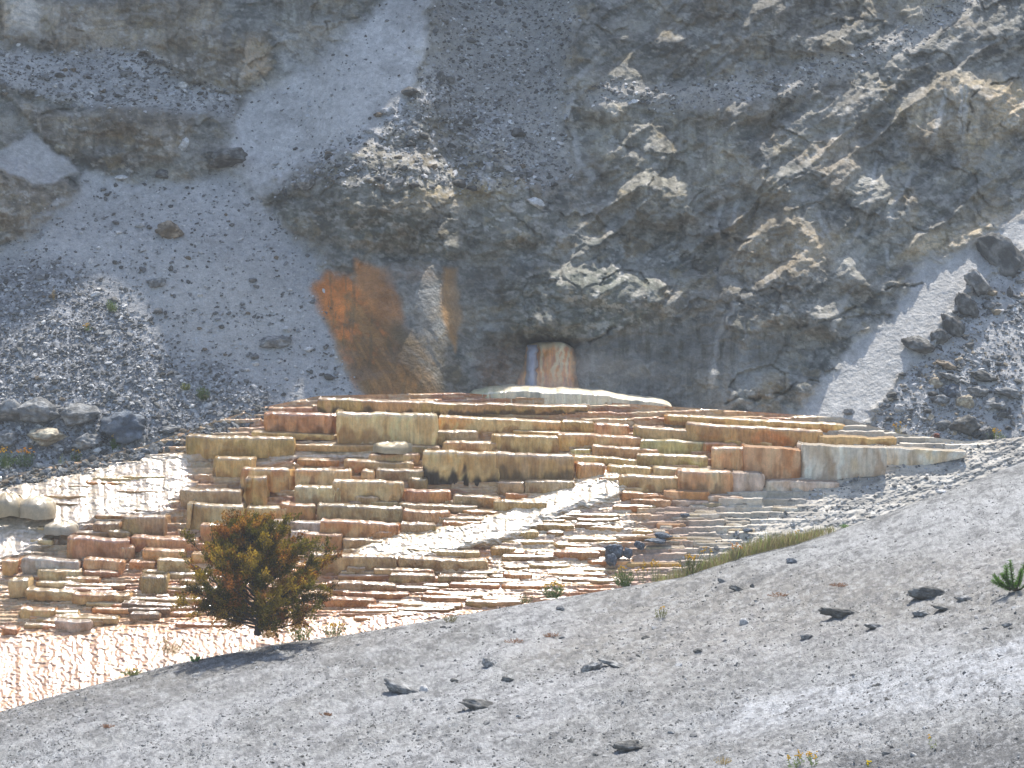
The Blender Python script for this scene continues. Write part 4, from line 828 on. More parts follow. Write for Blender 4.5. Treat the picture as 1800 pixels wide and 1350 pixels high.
def rock(surf, u, v, wpx, hpx, ck, rot, label, seed, group=None, depth=.8, sub=4, name='boulder'):
    if surf == 'c': Y = float(cliffY(u, v)); p = P(u, v, Y)
    elif surf == 't': Y = float(T(v)) - .15; p = P(u, v, Y)
    else: p = fgP(np.array(u), np.array(v + hpx * .25)); Y = float(p[1])
    s_ = Y / FPX; Vv, F = rockverts(seed, sub)
    ext = (Vv.max(0) - Vv.min(0)) / 2; Vv = (Vv - (Vv.max(0) + Vv.min(0)) / 2) / ext
    Vv = Vv * np.array([wpx * s_ / 2, wpx * s_ / 2 * depth, hpx * s_ / 2])
    a_ = R(-rot); x, z = Vv[:, 0].copy(), Vv[:, 2].copy(); Vv[:, 0] = x * math.cos(a_) + z * math.sin(a_); Vv[:, 2] = -x * math.sin(a_) + z * math.cos(a_)
    base = C(*RC[ck]); nn = n3d(Vv / (wpx * s_), 5, seed, 4); up = 0
    c = np.ones((len(Vv), 3)) * base; c = mix(c, .8 * sst(.05, .4, nn), np.minimum(base * 2.0 + .03, .7)); c = mix(c, .5 * sst(.1, .5, -nn), base * .55)
    o = mesh(name, Vv, F, M_STONE, col=c, smooth=True)
    o.location = (p[0], p[1] - (.0 if surf == 'g' else wpx * s_ * .1), p[2] + (hpx * s_ * .22 if surf == 'g' else 0))
    return tag(o, label, 'boulder' if name == 'boulder' else 'stone', group)
ROCKS = [
 ('c',300,406,52,38,'brown',0,'squarish brown boulder alone in the middle of the left talus slope',.8),
 ('c',396,278,80,34,'dark',5,'dark domed boulder at the edge of the pale chute, upper left',.8),
 ('c',538,320,36,30,'grey',0,'rounded grey boulder where the pale chute meets the dark cliff',.8),
 ('c',775,139,18,28,'dark',0,'small dark pointed rock standing on gravel above centre',.8),
 ('c',322,257,34,16,'white',50,'white slab leaning at the end of the dark left outcrop',.5),
 ('c',214,312,24,8,'white',0,'thin white slab lying below the dark left outcrop',.7),
 ('c',942,356,34,18,'white',-30,'white angular rock lodged in the middle of the dark cliff',.6),
 ('c',285,307,28,20,'dark',0,'dark stone below the left outcrop near the small white slab',.8),
 ('c',490,636,12,8,'white',20,'small bright slab on the pale mud right of the flat half buried slab',.6),
 ('c',482,602,64,26,'grey',5,'flat grey slab half buried in pale mud on the left slope',.6),
 ('c',168,517,20,9,'white',15,'white flake on the dark scree beside the small green plant',.6),
 ('c',275,498,38,20,'grey',20,'grey plate at the upper edge of the brown mud patch',.5),
 ('c',20,726,70,54,'grey',0,'grey boulder at the far left end of the boulder row above the cascade',.9),
 ('c',72,722,78,52,'grey',-8,'large layered grey boulder in the boulder row at the left',.9),
 ('c',142,732,76,50,'grey',8,'large cracked boulder in the middle of the left boulder row',.9),
 ('c',218,750,84,58,'slate',0,'smooth blue grey boulder at the right end of the left boulder row',.9),
 ('c',85,768,76,34,'tan',-4,'pale tan block at the foot of the left boulder row',.8),
 ('c',152,776,60,32,'grey',6,'lower grey block wedged under the cracked boulder',.8),
 ('c',10,772,44,36,'grey',10,'low grey block at the left picture edge under the boulder row',.8),
 ('c',440,734,52,34,'brown',25,'brown layered rock at the upper left corner of the terraces',.7),
 ('c',300,756,44,14,'grey',0,'flat grey rock above the wide gold wall ledge',.7),
 ('c',180,826,14,26,'tan',0,'small upright tan stone at the upper edge of the left cascade',.7),
 ('c',1614,606,62,34,'dark',-8,'black jagged boulder at the lower left of the chain on the right talus',.8),
 ('c',1652,594,40,32,'dark',-20,'black knobbly rock touching the jagged boulder on the right talus',.8),
 ('c',1672,572,58,34,'dark',-48,'tall dark rock in the chain of rocks climbing the right talus',.8),
 ('c',1696,538,56,34,'dark',-50,'dark rock above the tall one in the climbing chain',.8),
 ('c',1718,500,60,34,'grey',-55,'grey rough rock near the top of the climbing chain',.8),
 ('c',1762,452,110,62,'dark',-55,'biggest dark outcrop rock at the top of the right talus',.6),
 ('c',1776,518,14,32,'dark',0,'narrow upright dark rock below the biggest outcrop rock',.8),
 ('c',1663,642,42,16,'brown',-22,'flat brownish rock lying alone below the climbing chain',.7),
 ('c',1644,674,26,24,'tan',-20,'tan wedge at the left of the jumble on the right talus',.8),
 ('c',1668,662,46,14,'grey',-20,'flat grey slab on top of the jumble on the right talus',.8),
 ('c',1652,702,36,18,'grey',0,'grey flat topped rock at the lower left of the jumble',.8),
 ('c',1674,690,34,28,'slate',30,'slate coloured rock in the middle of the jumble',.8),
 ('c',1696,706,34,30,'tan',-30,'pale tan angular rock at the lower middle of the jumble',.8),
 ('c',1718,688,40,24,'grey',10,'grey rock right of the slate one in the jumble',.8),
 ('c',1728,662,52,22,'dark',-15,'dark flat rock at the upper right of the jumble',.8),
 ('c',1772,690,54,18,'grey',-10,'flat grey slab right of the jumble',.8),
 ('c',1748,712,44,28,'grey',0,'knobbly grey rock below the flat slab right of the jumble',.8),
 ('c',1762,728,22,14,'dark',0,'small dark rock below the knobbly grey one',.8),
 ('c',1692,748,58,42,'dark',0,'large dark boulder above the yellow flowers at lower right',.85),
 ('c',1656,752,18,18,'dark',0,'small dark rock just left of the large dark boulder at lower right',.8),
 ('c',1736,768,32,36,'dark',-35,'dark leaning rock beside the yellow flowers at lower right',.8),
 ('c',1646,767,12,12,'red',0,'small dark red stone by the large boulder at lower right',.8),
 ('c',1492,724,24,14,'grey',-10,'grey stone on pale gravel just above the right tip of the terraces',.8),
 ('t',1078,968,36,32,'slate',-20,'fan shaped slate boulder in the wet steps right of the stream',.7),
 ('t',1074,984,20,24,'slate',0,'smaller slate stone leaning on the fan shaped slate boulder',.7),
 ('t',1104,972,20,22,'slate',30,'slate wedge right of the fan shaped slate boulder',.7),
 ('t',1124,958,20,14,'slate',-30,'small slate stone between the two slate groups',.7),
 ('t',1166,941,34,14,'slate',0,'blue grey rock on the upper side of the dry pale slope',.7),
 ('t',1152,950,40,9,'slate',-6,'flat blue grey slab under the blue grey rock on the dry pale slope',.7),
 ('t',1204,906,18,8,'slate',0,'little slate pebble among the pale dry steps',.7),
 ('t',1314,932,20,9,'slate',0,'little slate stone behind the grass strip',.7),
 ('g',1630,1043,74,30,'dark',-8,'long dark boulder left of the green pine sprig',.6),
 ('g',1478,1078,84,20,'dark',-8,'thin dark driftlike rock left of and below the long dark boulder',.5),
 ('g',1540,1102,46,12,'grey',-15,'flat brown grey rock below the thin dark one',.6),
 ('g',1418,1120,24,15,'grey',0,'rounded grey stone left of the flat brown grey rock',.7),
 ('g',845,1240,82,22,'dark',-12,'long dark rock on the bare gravel at lower centre',.5),
 ('g',746,1209,20,13,'white',-10,'whitish stone left of and above the long dark rock at lower centre',.7),
 ('g',706,1214,74,22,'grey',-25,'rough dark grey heap beside the whitish stone',.6),
 ('g',860,1174,34,18,'grey',-40,'grey rock above the long dark rock at lower centre',.7),
 ('g',1040,1178,42,20,'grey',15,'grey rock with a pale side in the middle of the foreground',.7),
 ('g',1080,1174,64,10,'grey',-12,'thin grey rock stretching right from the one with a pale side',.6),
 ('g',1105,1310,58,24,'dark',5,'dark lump of rock near the bottom edge of the picture',.7),
 ('g',1620,1079,36,14,'grey',-8,'grey rock under the long dark boulder',.6),
 ('g',1660,1070,50,10,'dark',-10,'thin dark slab right of and under the long dark boulder',.6),
 ('g',1694,1053,34,13,'grey',-8,'grey stone between the long dark boulder and the pine sprig',.6),
 ('g',1770,1096,20,12,'grey',0,'round grey stone below the pine sprig',.7),
 ('g',1392,986,20,13,'slate',0,'grey stone alone just below the grass strip',.7),
 ('g',1270,1018,22,10,'grey',-30,'small leaning stone below the yellow flowers',.7),
 ('g',1296,1030,30,11,'dark',-20,'dark elongated stone, middle one of three below the grass strip',.6),
 ('g',1322,1027,9,10,'dark',0,'tiny dark stone right of the dark elongated one',.7),
 ('g',1100,1014,20,14,'pale',0,'light grey stone at the foot of the green flowering clump on the crest',.7),
 ('g',985,1070,16,12,'grey',0,'grey stone below the crest, right of centre',.7),
 ('g',1308,1092,18,15,'pale',0,'pale grey stone in the foreground left of the rounded grey one',.7),
 ('g',798,1200,16,8,'dark',0,'small dark stone right of the whitish stone',.7),
 ('g',892,1201,22,11,'dark',-10,'dark stone under the grey rock above the long dark rock',.7),
 ('g',485,1142,12,10,'grey',0,'grey stone right of the straw tuft under the juniper',.7),
 ('g',1655,858,20,9,'white',0,'white stone at the edge of the dark band on the right',.7),
 ('g',1180,1280,14,9,'grey',0,'grey stone up right of the dark lump near the bottom',.7),
]
for i, r_ in enumerate(ROCKS):
    sf, u, v, a_, b_, ck, rt, lb, dp = r_
    rock(sf, u, v, a_, b_, ck, rt, lb, 20 + i, depth=dp, sub=4 if a_ > 30 else 3)
# repeated loose stones
STN = []
for k in range(6):
    Vv, F = rockverts(400 + k, 2, 7, .2); Vv = Vv * np.array([1, .8, .55])
    STN.append((Vv, F))
def stone_protos(tones):
    L_ = []
    for k, tname in enumerate(tones):
        Vv, F = STN[k % 6]; base = C(*RC[tname]); r0 = np.random.RandomState(k)
        L_.append(mesh('stone', Vv, F, M_STONE, col=np.ones((len(Vv), 3)) * base * (1 + .25 * r0.randn(len(Vv), 1)), smooth=False))
    return L_
def stones(n, surf, inside, box, sz, tones, label, grp):
    pr = stone_protos(tones); used = [False] * len(pr)
    c_ = 0
    while c_ < n:
        u = RS.uniform(box[0], box[1]); v = RS.uniform(box[2], box[3])
        if not inside(u, v): continue
        k = RS.randint(len(pr)); s_ = RS.uniform(*sz) * (1 if RS.rand() < .8 else 1.7)
        if surf == 'c': p = P(u, v, float(cliffY(u, v)))
        else: p = fgP(np.array(u), np.array(v))
        if used[k]: o = pr[k].copy(); S.collection.objects.link(o)
        else: o = pr[k]; used[k] = True
        o.location = p; o.scale = (s_, s_, s_); o.rotation_euler = (RS.uniform(-.3, .3), RS.uniform(-.3, .3), RS.uniform(0, 6.28))
        tag(o, near_label(('big ' if s_ > sz[1] else 'small ' if s_ < (sz[0] + sz[1]) / 2 else 'middling ') + {'dark': 'dark', 'grey': 'grey', 'pale': 'pale', 'white': 'white', 'brown': 'brown', 'tan': 'tan'}[tones[k]] + ' stone', u, v), 'stone', grp); c_ += 1
    for k, us_ in enumerate(used):
        if not us_: bpy.data.objects.remove(pr[k])
def inpoly(poly):
    A_ = np.array(poly, float)
    return lambda u, v: polym(np.array([u]), np.array([v]), poly, .5)[0] > .5
stones(90, 'c', inpoly(LTAL), (0, 640, 310, 830), (.035, .085), ('dark', 'grey', 'pale', 'brown', 'grey', 'white'), 'fist sized loose stone on the grey left talus', 'loose stones on the left talus')
stones(100, 'c', inpoly(RTAL), (1400, 1830, 450, 780), (.04, .10), ('grey', 'dark', 'tan', 'grey', 'pale', 'dark'), 'loose angular stone on the pale right talus', 'loose stones on the right talus')
stones(60, 'c', inpoly([(480, 340), (600, 250), (760, 120), (900, 200), (980, 330), (800, 340)]), (480, 980, 110, 345), (.05, .13), ('grey', 'dark', 'pale', 'dark', 'brown', 'grey'), 'loose slabby stone in the debris beside the pale chute', 'loose stones beside the chute')
stones(40, 'c', inpoly([(0, 110), (330, 140), (410, 180), (400, 200), (0, 170)]), (0, 420, 100, 200), (.04, .10), ('grey', 'dark', 'pale', 'white', 'brown', 'grey'), 'loose stone on the debris shelf above the dark left outcrop', 'loose stones on the left shelf')
stones(90, 'g', lambda u, v: v > vsil(u) + 18, (0, 1800, 880, 1350), (.02, .045), ('grey', 'dark', 'grey', 'grey', 'pale', 'dark'), 'small loose grey stone on the bare foreground slope', 'loose stones on the foreground')
# countless gravel and scree
def scatter(name, Pn, sz, cols_, label, cat):
    Vi, Fi = ico(1); n = len(Pn); nv_ = len(Vi)
    r_ = np.random.RandomState(5)
    var = Vi[None] * (1 + .28 * r_.randn(12, nv_, 1))
    k = r_.randint(0, 12, n); B = var[k]
    sc = sz[:, None, None] * np.stack([r_.uniform(.8, 1.4, n), r_.uniform(.6, 1.1, n), r_.uniform(.3, .8, n)], -1)[:, None]
    B = B * sc; a_ = r_.uniform(0, 6.28, n); ca, sa = np.cos(a_)[:, None], np.sin(a_)[:, None]
    X_ = B[..., 0] * ca - B[..., 1] * sa; Y_ = B[..., 0] * sa + B[..., 1] * ca; Z_ = B[..., 2] + X_ * r_.uniform(-.4, .4, (n, 1)) + Y_ * r_.uniform(-.1, .7, (n, 1))
    VV_ = np.stack([X_, Y_, Z_], -1) + Pn[:, None]
    F_ = (Fi[None] + (np.arange(n) * nv_)[:, None, None]).reshape(-1, 3)
    o = mesh(name, VV_.reshape(-1, 3), F_, M_STONE, col=np.repeat(cols_[:, None], nv_, 1).reshape(-1, 3), smooth=False)
    return tag(o, label, cat, kind='stuff')
def pal(n, cs, ps, r_):
    c = np.array([RC[q] for q in cs])[r_.choice(len(cs), n, p=ps)]; return c * r_.uniform(.7, 1.3, (n, 1))
r5 = np.random.RandomState(77)
inwin = (U > -200) & (U < 2000) & (V > -100) & (V < vb[None] - 2)
def cliffscree(name, wgt, n, s0, s1, cs, ps, label):
    W_ = (wgt * inwin).ravel(); W_ = W_ / W_.sum(); idx = r5.choice(W_.size, n, p=W_)
    Pn = CL.reshape(-1, 3)[idx] + r5.uniform(-.01, .01, (n, 3)); Pn[:, 1] -= .004
    sz = np.clip(np.exp(r5.normal(math.log(s0), .5, n)), .006, s1)
    return scatter(name, Pn, sz, pal(n, cs, ps, r5), label, 'scree')
cliffscree('scree', mLT * (.25 + 1.6 * dk + .4 * sst(0, .4, n1)), 15000, .02, .07, ['dark', 'grey', 'pale', 'white'], [.3, .38, .24, .08], 'grey scree of countless broken chips covering the left talus')
cliffscree('scree', np.maximum(mRT - mRC * .9, 0) * (.5 + sst(-.1, .3, n1)), 7000, .02, .08, ['dark', 'grey', 'pale', 'tan'], [.2, .3, .4, .1], 'pale scree of countless chips covering the right talus')
cliffscree('scree', mMT + mLS * 1.2 + band * .8 + mCH * .10 + mRS * .7, 11000, .022, .10, ['dark', 'grey', 'pale', 'white'], [.26, .34, .32, .08], 'mixed rubble lying on the ledges and gullies of the upper cliff')
nG = 42000
ug = r5.uniform(-150, 1950, nG); vg = vsil(ug) + 3 + (1400 - vsil(ug)) * r5.rand(nG) ** .95
cl_ = fbm((ug * .966 - vg * .26) / 60, (ug * .26 + vg * .966) / 16, 3, 401); keep = r5.rand(nG) < sst(-.35, .25, cl_) * .9 + .1
ug, vg = ug[keep], vg[keep]; nG = len(ug)
scatter('gravel', fgP(ug, vg), np.clip(np.exp(r5.normal(math.log(.0085), .45, nG)), .004, .035), pal(nG, ['dark', 'grey', 'pale'], [.35, .45, .20], r5) * .9, 'fine grey gravel strewn over the bare foreground slope', 'gravel')

# ---------------------------------------------------------------- plants
def leafmat(name, trans=.4):
    m = bpy.data.materials.new(name); m.use_nodes = True; n = m.node_tree; n.nodes.clear(); L = n.links.new
    out = n.nodes.new('ShaderNodeOutputMaterial'); at = n.nodes.new('ShaderNodeAttribute'); at.attribute_name = 'Col'
    d = n.nodes.new('ShaderNodeBsdfDiffuse'); t = n.nodes.new('ShaderNodeBsdfTranslucent'); mx = n.nodes.new('ShaderNodeMixShader'); mx.inputs[0].default_value = trans
    L(at.outputs['Color'], d.inputs[0]); L(at.outputs['Color'], t.inputs[0]); L(d.outputs[0], mx.inputs[1]); L(t.outputs[0], mx.inputs[2]); L(mx.outputs[0], out.inputs[0])
    return m
M_LEAF = leafmat('leaves'); M_BARK = rockmat('bark', .9, ((20, .3),), ((60, .01),)); M_PETAL = leafmat('petals', .5)
def leaves(Pn, D, ln, wd, cols_, r_):
    """flat narrow leaves: base points, directions, lengths, widths -> quads"""
    n = len(Pn); D = D / np.linalg.norm(D, axis=1, keepdims=True)
    s_ = np.cross(D, r_.randn(n, 3)); s_ /= np.linalg.norm(s_, axis=1, keepdims=True) + 1e-9
    ln = np.asarray(ln)[:, None]; wd = np.asarray(wd)[:, None]
    a_ = Pn; b_ = Pn + D * ln * .5 + s_ * wd * .5; c_ = Pn + D * ln; d_ = Pn + D * ln * .5 - s_ * wd * .5
    V_ = np.stack([a_, b_, c_, d_], 1).reshape(-1, 3); F_ = np.arange(4 * n).reshape(-1, 4)
    return V_, F_, np.repeat(cols_, 4, 0)
def tube(pts, rad, sides=6):
    pts = np.asarray(pts, float); n = len(pts); tg = np.gradient(pts, axis=0); tg /= np.linalg.norm(tg, axis=1, keepdims=True) + 1e-9
    up = np.array([.3, .9, .2]); s_ = np.cross(tg, up); s_ /= np.linalg.norm(s_, axis=1, keepdims=True) + 1e-9; q = np.cross(tg, s_)
    a_ = np.linspace(0, 2 * math.pi, sides, endpoint=False)
    V_ = pts[:, None] + (s_[:, None] * np.cos(a_)[None, :, None] + q[:, None] * np.sin(a_)[None, :, None]) * np.asarray(rad)[:, None, None]
    F_ = []
    for i in range(n - 1):
        for k in range(sides):
            F_.append((i * sides + k, i * sides + (k + 1) % sides, (i + 1) * sides + (k + 1) % sides, (i + 1) * sides + k))
    return V_.reshape(-1, 3), np.array(F_)
# the juniper
JY = 37.9; JB = P(452, 1108, JY); js = JY / FPX
jun = empty('juniper', tuple(JB)); tag(jun, 'bushy olive and brown juniper standing before the terraces at lower left', 'juniper')
rj = np.random.RandomState(21)
hT = 205 * js
tz = np.linspace(0, 1, 16); tp_ = np.stack([.06 * np.sin(tz * 5) - .10 * tz, .04 * np.cos(tz * 7), tz * hT - .08], 1)
Vt, Ft = tube(tp_, .055 * (1 - tz) ** .8 + .006, 9)
mesh('trunk', Vt, Ft, M_BARK, col=np.ones((len(Vt), 3)) * C(.07, .055, .045), parent=jun)
Lp = []; Ld = []; Ll = []; Lw = []; Lc = []; TV = []; TF = []; tn = 0
pal_j = np.array([(.060, .066, .018), (.085, .085, .022), (.15, .13, .03), (.15, .075, .028), (.19, .12, .035), (.05, .045, .02), (.22, .18, .045)])
for bi in range(74):
    f = .02 + .95 * (bi / 62) ** 1.1 if bi < 62 else rj.uniform(.03, .42)
    az = bi * 2.399 + rj.uniform(-.4, .4)
    prof = np.interp(f, [0, .08, .2, .35, .5, .7, .85, 1], [.85, 1.10, 1.25, 1.18, .92, .66, .34, .1])
    Lb = prof * rj.uniform(.78, 1.12) * .98
    st_ = np.array([np.interp(f, tz, tp_[:, 0]), np.interp(f, tz, tp_[:, 1]), f * hT * .86 - .02])
    d_ = np.array([math.cos(az), math.sin(az) * .9, np.interp(f, [0, .15, .35, 1], [.02, .25, .6, 1.5])]); d_ /= np.linalg.norm(d_)
    t_ = np.linspace(0, 1, 8)[:, None]
    pt = st_ + d_ * Lb * t_ + np.array([0, 0, 1]) * (t_ ** 2) * Lb * .16 + rj.randn(8, 3) * .02 * t_
    Vb, Fb = tube(pt, .017 * (1 - t_[:, 0]) + .004, 5)
    mesh('branch', Vb, Fb, M_BARK, col=np.ones((len(Vb), 3)) * C(.07, .055, .045), parent=jun)
    nsub = int(5 + 10 * prof)
    btone = rj.choice(7, p=[.2, .22, .14, .16, .1, .12, .06])
    for q in range(nsub):
        k = rj.uniform(.28, 1.0); p0 = np.array([np.interp(k, t_[:, 0], pt[:, j]) for j in range(3)])
        dd = d_ * .8 + rj.randn(3) * .55 + np.array([0, 0, .35]); dd /= np.linalg.norm(dd); sl = rj.uniform(.12, .26)
        t4 = np.linspace(0, 1, 4)[:, None]; pts_ = p0 + dd * sl * t4
        Vb, Fb = tube(pts_, np.array([.006, .005, .004, .002]), 3); TV.append(Vb); TF.append(Fb + tn); tn += len(Vb)
        tone = btone if rj.rand() < .55 else rj.randint(7)
        nl = rj.randint(62, 100)
        kk = rj.rand(nl, 1) ** .8; pp_ = p0 + dd * sl * kk + rj.randn(nl, 3) * .028
        Lp.append(pp_); Ld.append(dd + rj.randn(nl, 3) * .8 + np.array([0, 0, .3])); Ll.append(rj.uniform(.03, .065, nl)); Lw.append(rj.uniform(.012, .024, nl))
        Lc.append(pal_j[tone] * C(1.4, 1.12, .6) * rj.uniform(.8, 2.1, (nl, 1)))
Vl, Fl, Cl = leaves(np.concatenate(Lp), np.concatenate(Ld), np.concatenate(Ll), np.concatenate(Lw), np.concatenate(Lc), rj)
mesh('foliage', Vl, Fl, M_LEAF, col=Cl, parent=jun, smooth=False)
mesh('twigs', np.concatenate(TV), np.concatenate(TF), M_BARK, col=np.ones((tn, 3)) * C(.07, .05, .04), parent=jun)
def anchor(sf, u, v):
    if sf == 'c': return P(u, v, float(cliffY(u, v)) - .02)
    if sf == 't': return P(u, v, float(T(v)) - .12)
    return fgP(np.array(u), np.array(v))
def tuft(sf, u, v, wpx, hpx, green, label, name='herb', cat='plant', flower=None, nf=0, nst=60, leafy=1., group=None, seed=1, fsz=.011):
    """stems fanning from one root, small leaves along them, flower heads on the tips"""
    p = np.array(anchor(sf, u, v)); s_ = p[1] / FPX; W = wpx * s_ / 2; H = hpx * s_; r_ = np.random.RandomState(seed)
    root = empty(name, tuple(p)); tag(root, label, cat, group)
    sp_ = []; sdv = []; sl = []; sw = []; sc_ = []; tips = []
    g = C(*green)
    for i in range(nst):
        a_ = r_.uniform(0, 6.28); k = r_.rand() ** .6
        b0 = np.array([math.cos(a_), math.sin(a_) * .8, 0]) * W * k * .45
        tip = np.array([math.cos(a_) * W * k, math.sin(a_) * W * k * .8, H * r_.uniform(.55, 1.0) * (1.05 - .35 * k * k)])
        n_ = 5
        for j in range(n_):
            q0 = b0 + (tip - b0) * j / n_; sp_.append(q0); sdv.append((tip - b0)); sl.append(np.linalg.norm(tip - b0) / n_ * 1.25); sw.append(.006); sc_.append(g * .8)
        m_ = int(7 * leafy)
        for j in range(m_):
            q0 = b0 + (tip - b0) * r_.uniform(.1, 1); sp_.append(q0); sdv.append((tip - b0) / H + r_.randn(3) * .7); sl.append(r_.uniform(.02, .05) * min(1, H * 4 + .3)); sw.append(r_.uniform(.005, .011)); sc_.append(g * r_.uniform(.6, 1.6))
        tips.append(tip)
    V_, F_, C_ = leaves(np.array(sp_), np.array(sdv), sl, sw, np.array(sc_), r_)
    mesh('foliage', V_, F_, M_LEAF, col=C_, parent=root, smooth=False)
    if flower and nf:
        tips = sorted(tips, key=lambda q: -q[2])[:nf]; Vi, Fi = ico(1)
        for q in tips:
            Vf = []; Ff = []; o_ = 0
            for j in range(5):
                Vf.append(Vi * fsz * r_.uniform(.6, 1.1) * np.array([1, 1, .7]) + q + r_.randn(3) * fsz * 1.1); Ff.append(Fi + o_); o_ += len(Vi)
            mesh('flower', np.concatenate(Vf), np.concatenate(Ff), M_PETAL, col=np.ones((o_, 3)) * C(*flower), parent=root, smooth=False)
    return root
YEL = (.75, .50, .03); GR = (.13, .19, .04); OL = (.22, .21, .07); ST = (.42, .33, .16); PG = (.25, .26, .13)
tuft('g', 528, 1119, 56, 34, (.16, .22, .05), 'round clump full of yellow flowers right of the juniper foot', 'flowering_shrub', 'shrub', YEL, 34, 90, seed=1)
tuft('g', 588, 1112, 50, 26, (.17, .2, .06), 'looser yellow flowering clump right of the round flowering one', 'flowering_shrub', 'shrub', YEL, 26, 70, seed=2)
tuft('t', 300, 1150, 56, 38, ST, 'dry straw coloured bush standing in the glitter left of the juniper', 'dry_shrub', 'shrub', None, 0, 80, seed=3)
tuft('t', 472, 1122, 36, 30, (.5, .36, .15), 'fluffy straw tuft at the right of the juniper trunk', 'grass_tuft', 'grass', None, 0, 150, .6, seed=4)
tuft('g', 343, 1160, 28, 12, (.08, .24, .05), 'low bright green plant at the crest left of the juniper', 'herb', 'plant', None, 0, 50, 1.6, seed=5)
tuft('g', 232, 1188, 46, 12, (.2, .24, .07), 'low yellow green plant at the crest near the lower left', 'herb', 'plant', YEL, 10, 60, 1.4, seed=6)
tuft('g', 972, 1044, 46, 30, (.11, .17, .05), 'dense green bush with small yellow flowers on the crest at centre', 'flowering_shrub', 'shrub', YEL, 24, 110, 1.4, seed=7)
tuft('g', 922, 1052, 34, 20, (.12, .16, .05), 'thin small herb left of the dense bush on the crest', 'herb', 'plant', None, 0, 26, seed=8)
tuft('g', 1096, 1020, 44, 36, (.10, .16, .035), 'dense green clump on the crest right of centre beside a light grey stone', 'herb', 'plant', YEL, 6, 120, 1.5, seed=9)
tuft('g', 1130, 1016, 26, 38, PG, 'upright stalks with yellow heads right of the dense green clump', 'flower_stalk', 'flower', YEL, 12, 18, seed=10)
tuft('g', 1152, 1013, 24, 40, PG, 'second upright yellow flower clump right of the dense green clump', 'flower_stalk', 'flower', YEL, 12, 20, seed=11)
tuft('g', 1190, 1006, 24, 26, PG, 'small yellow flower beside the left end of the grass strip', 'flower_stalk', 'flower', YEL, 6, 18, seed=12)
tuft('g', 1214, 1000, 46, 34, (.12, .15, .045), 'dark green flowering clump at the left end of the grass strip', 'flowering_shrub', 'shrub', YEL, 18, 90, 1.4, seed=13)
tuft('g', 1240, 992, 34, 38, PG, 'tall thin yellow flowers in the left part of the grass strip', 'flower_stalk', 'flower', YEL, 8, 26, seed=14)
tuft('g', 1290, 976, 40, 30, PG, 'row of orange yellow flowers in the middle of the grass strip', 'flower_stalk', 'flower', (.8, .42, .02), 12, 40, seed=15)
tuft('g', 1376, 948, 12, 14, PG, 'single orange yellow bloom near the right end of the grass strip', 'flower_stalk', 'flower', (.8, .42, .02), 4, 8, seed=16)
tuft('g', 1404, 945, 30, 22, (.16, .3, .05), 'bright green leafy stalk at the right end of the grass strip', 'herb', 'plant', YEL, 3, 24, 1.6, seed=17)
tuft('g', 1484, 918, 20, 8, (.15, .28, .06), 'tiny green plant on the gravel right of the grass strip', 'herb', 'plant', None, 0, 24, 1.6, seed=18)
tuft('g', 1162, 1086, 26, 20, PG, 'pale green tuft on the gravel below the crest flowers', 'herb', 'plant', YEL, 3, 30, seed=19)
tuft('g', 790, 1096, 34, 18, (.24, .22, .11), 'sparse dry herb just below the crest right of the juniper', 'herb', 'plant', None, 0, 30, seed=20)
tuft('g', 1396, 1350, 34, 36, (.17, .24, .07), 'leaning green stalk with yellow buds at the bottom edge', 'flower_stalk', 'flower', YEL, 6, 10, 1.6, seed=21)
tuft('g', 1432, 1348, 34, 30, (.17, .24, .07), 'second leaning green stalk, right of the first at the bottom edge', 'flower_stalk', 'flower', YEL, 5, 8, 1.6, seed=22)
tuft('g', 1528, 1348, 12, 12, GR, 'single yellow flower at the bottom edge', 'flower_stalk', 'flower', (.85, .7, .03), 3, 5, seed=23)
tuft('g', 1272, 1348, 34, 16, ST, 'dry grass tuft at the bottom edge', 'grass_tuft', 'grass', None, 0, 40, .4, seed=24)
tuft('g', 1640, 1312, 18, 36, (.25, .3, .1), 'thin lone stalk in the lower right gravel', 'flower_stalk', 'flower', YEL, 1, 3, seed=25)
tuft('c', 196, 548, 26, 22, (.14, .2, .06), 'green plant on the left scree beside a white flake', 'herb', 'plant', None, 0, 50, 1.3, seed=26)
tuft('c', 326, 686, 22, 14, (.2, .22, .07), 'small yellow green plant low on the left scree', 'herb', 'plant', None, 0, 40, 1.3, seed=27)
tuft('c', 356, 704, 28, 26, (.09, .13, .05), 'dark green plant low on the left scree', 'herb', 'plant', None, 0, 60, 1.4, seed=28)
tuft('c', 155, 582, 18, 14, GR, 'tiny yellow flowered plant on the dark left scree', 'flower_stalk', 'flower', YEL, 6, 14, seed=29)
tuft('c', 95, 528, 10, 24, (.3, .24, .13), 'dry upright stalk high on the dark left scree', 'flower_stalk', 'flower', None, 0, 10, seed=30)
tuft('c', 10, 824, 40, 36, (.10, .16, .05), 'flowering clump at the left picture edge above the cascade', 'flowering_shrub', 'shrub', YEL, 14, 60, 1.3, seed=31)
tuft('c', 44, 822, 42, 34, (.10, .16, .05), 'clump with orange yellow flowers under the left boulder row', 'flowering_shrub', 'shrub', (.8, .42, .02), 16, 60, 1.3, seed=32)
tuft('c', 134, 816, 26, 26, (.10, .16, .05), 'small plant with two yellow spikes above the left cascade', 'flower_stalk', 'flower', YEL, 4, 24, 1.3, seed=33)
tuft('c', 108, 822, 16, 24, (.3, .34, .14), 'pale green thin plant between the flowering plants above the left cascade', 'herb', 'plant', None, 0, 14, seed=34)
tuft('c', 202, 792, 24, 26, (.12, .2, .05), 'green plant with yellow tips right of the boulder row', 'herb', 'plant', YEL, 4, 26, 1.3, seed=35)
tuft('c', 1582, 770, 28, 34, (.3, .26, .1), 'yellow flower spikes above the white wall on the right', 'flower_stalk', 'flower', YEL, 8, 18, seed=36)
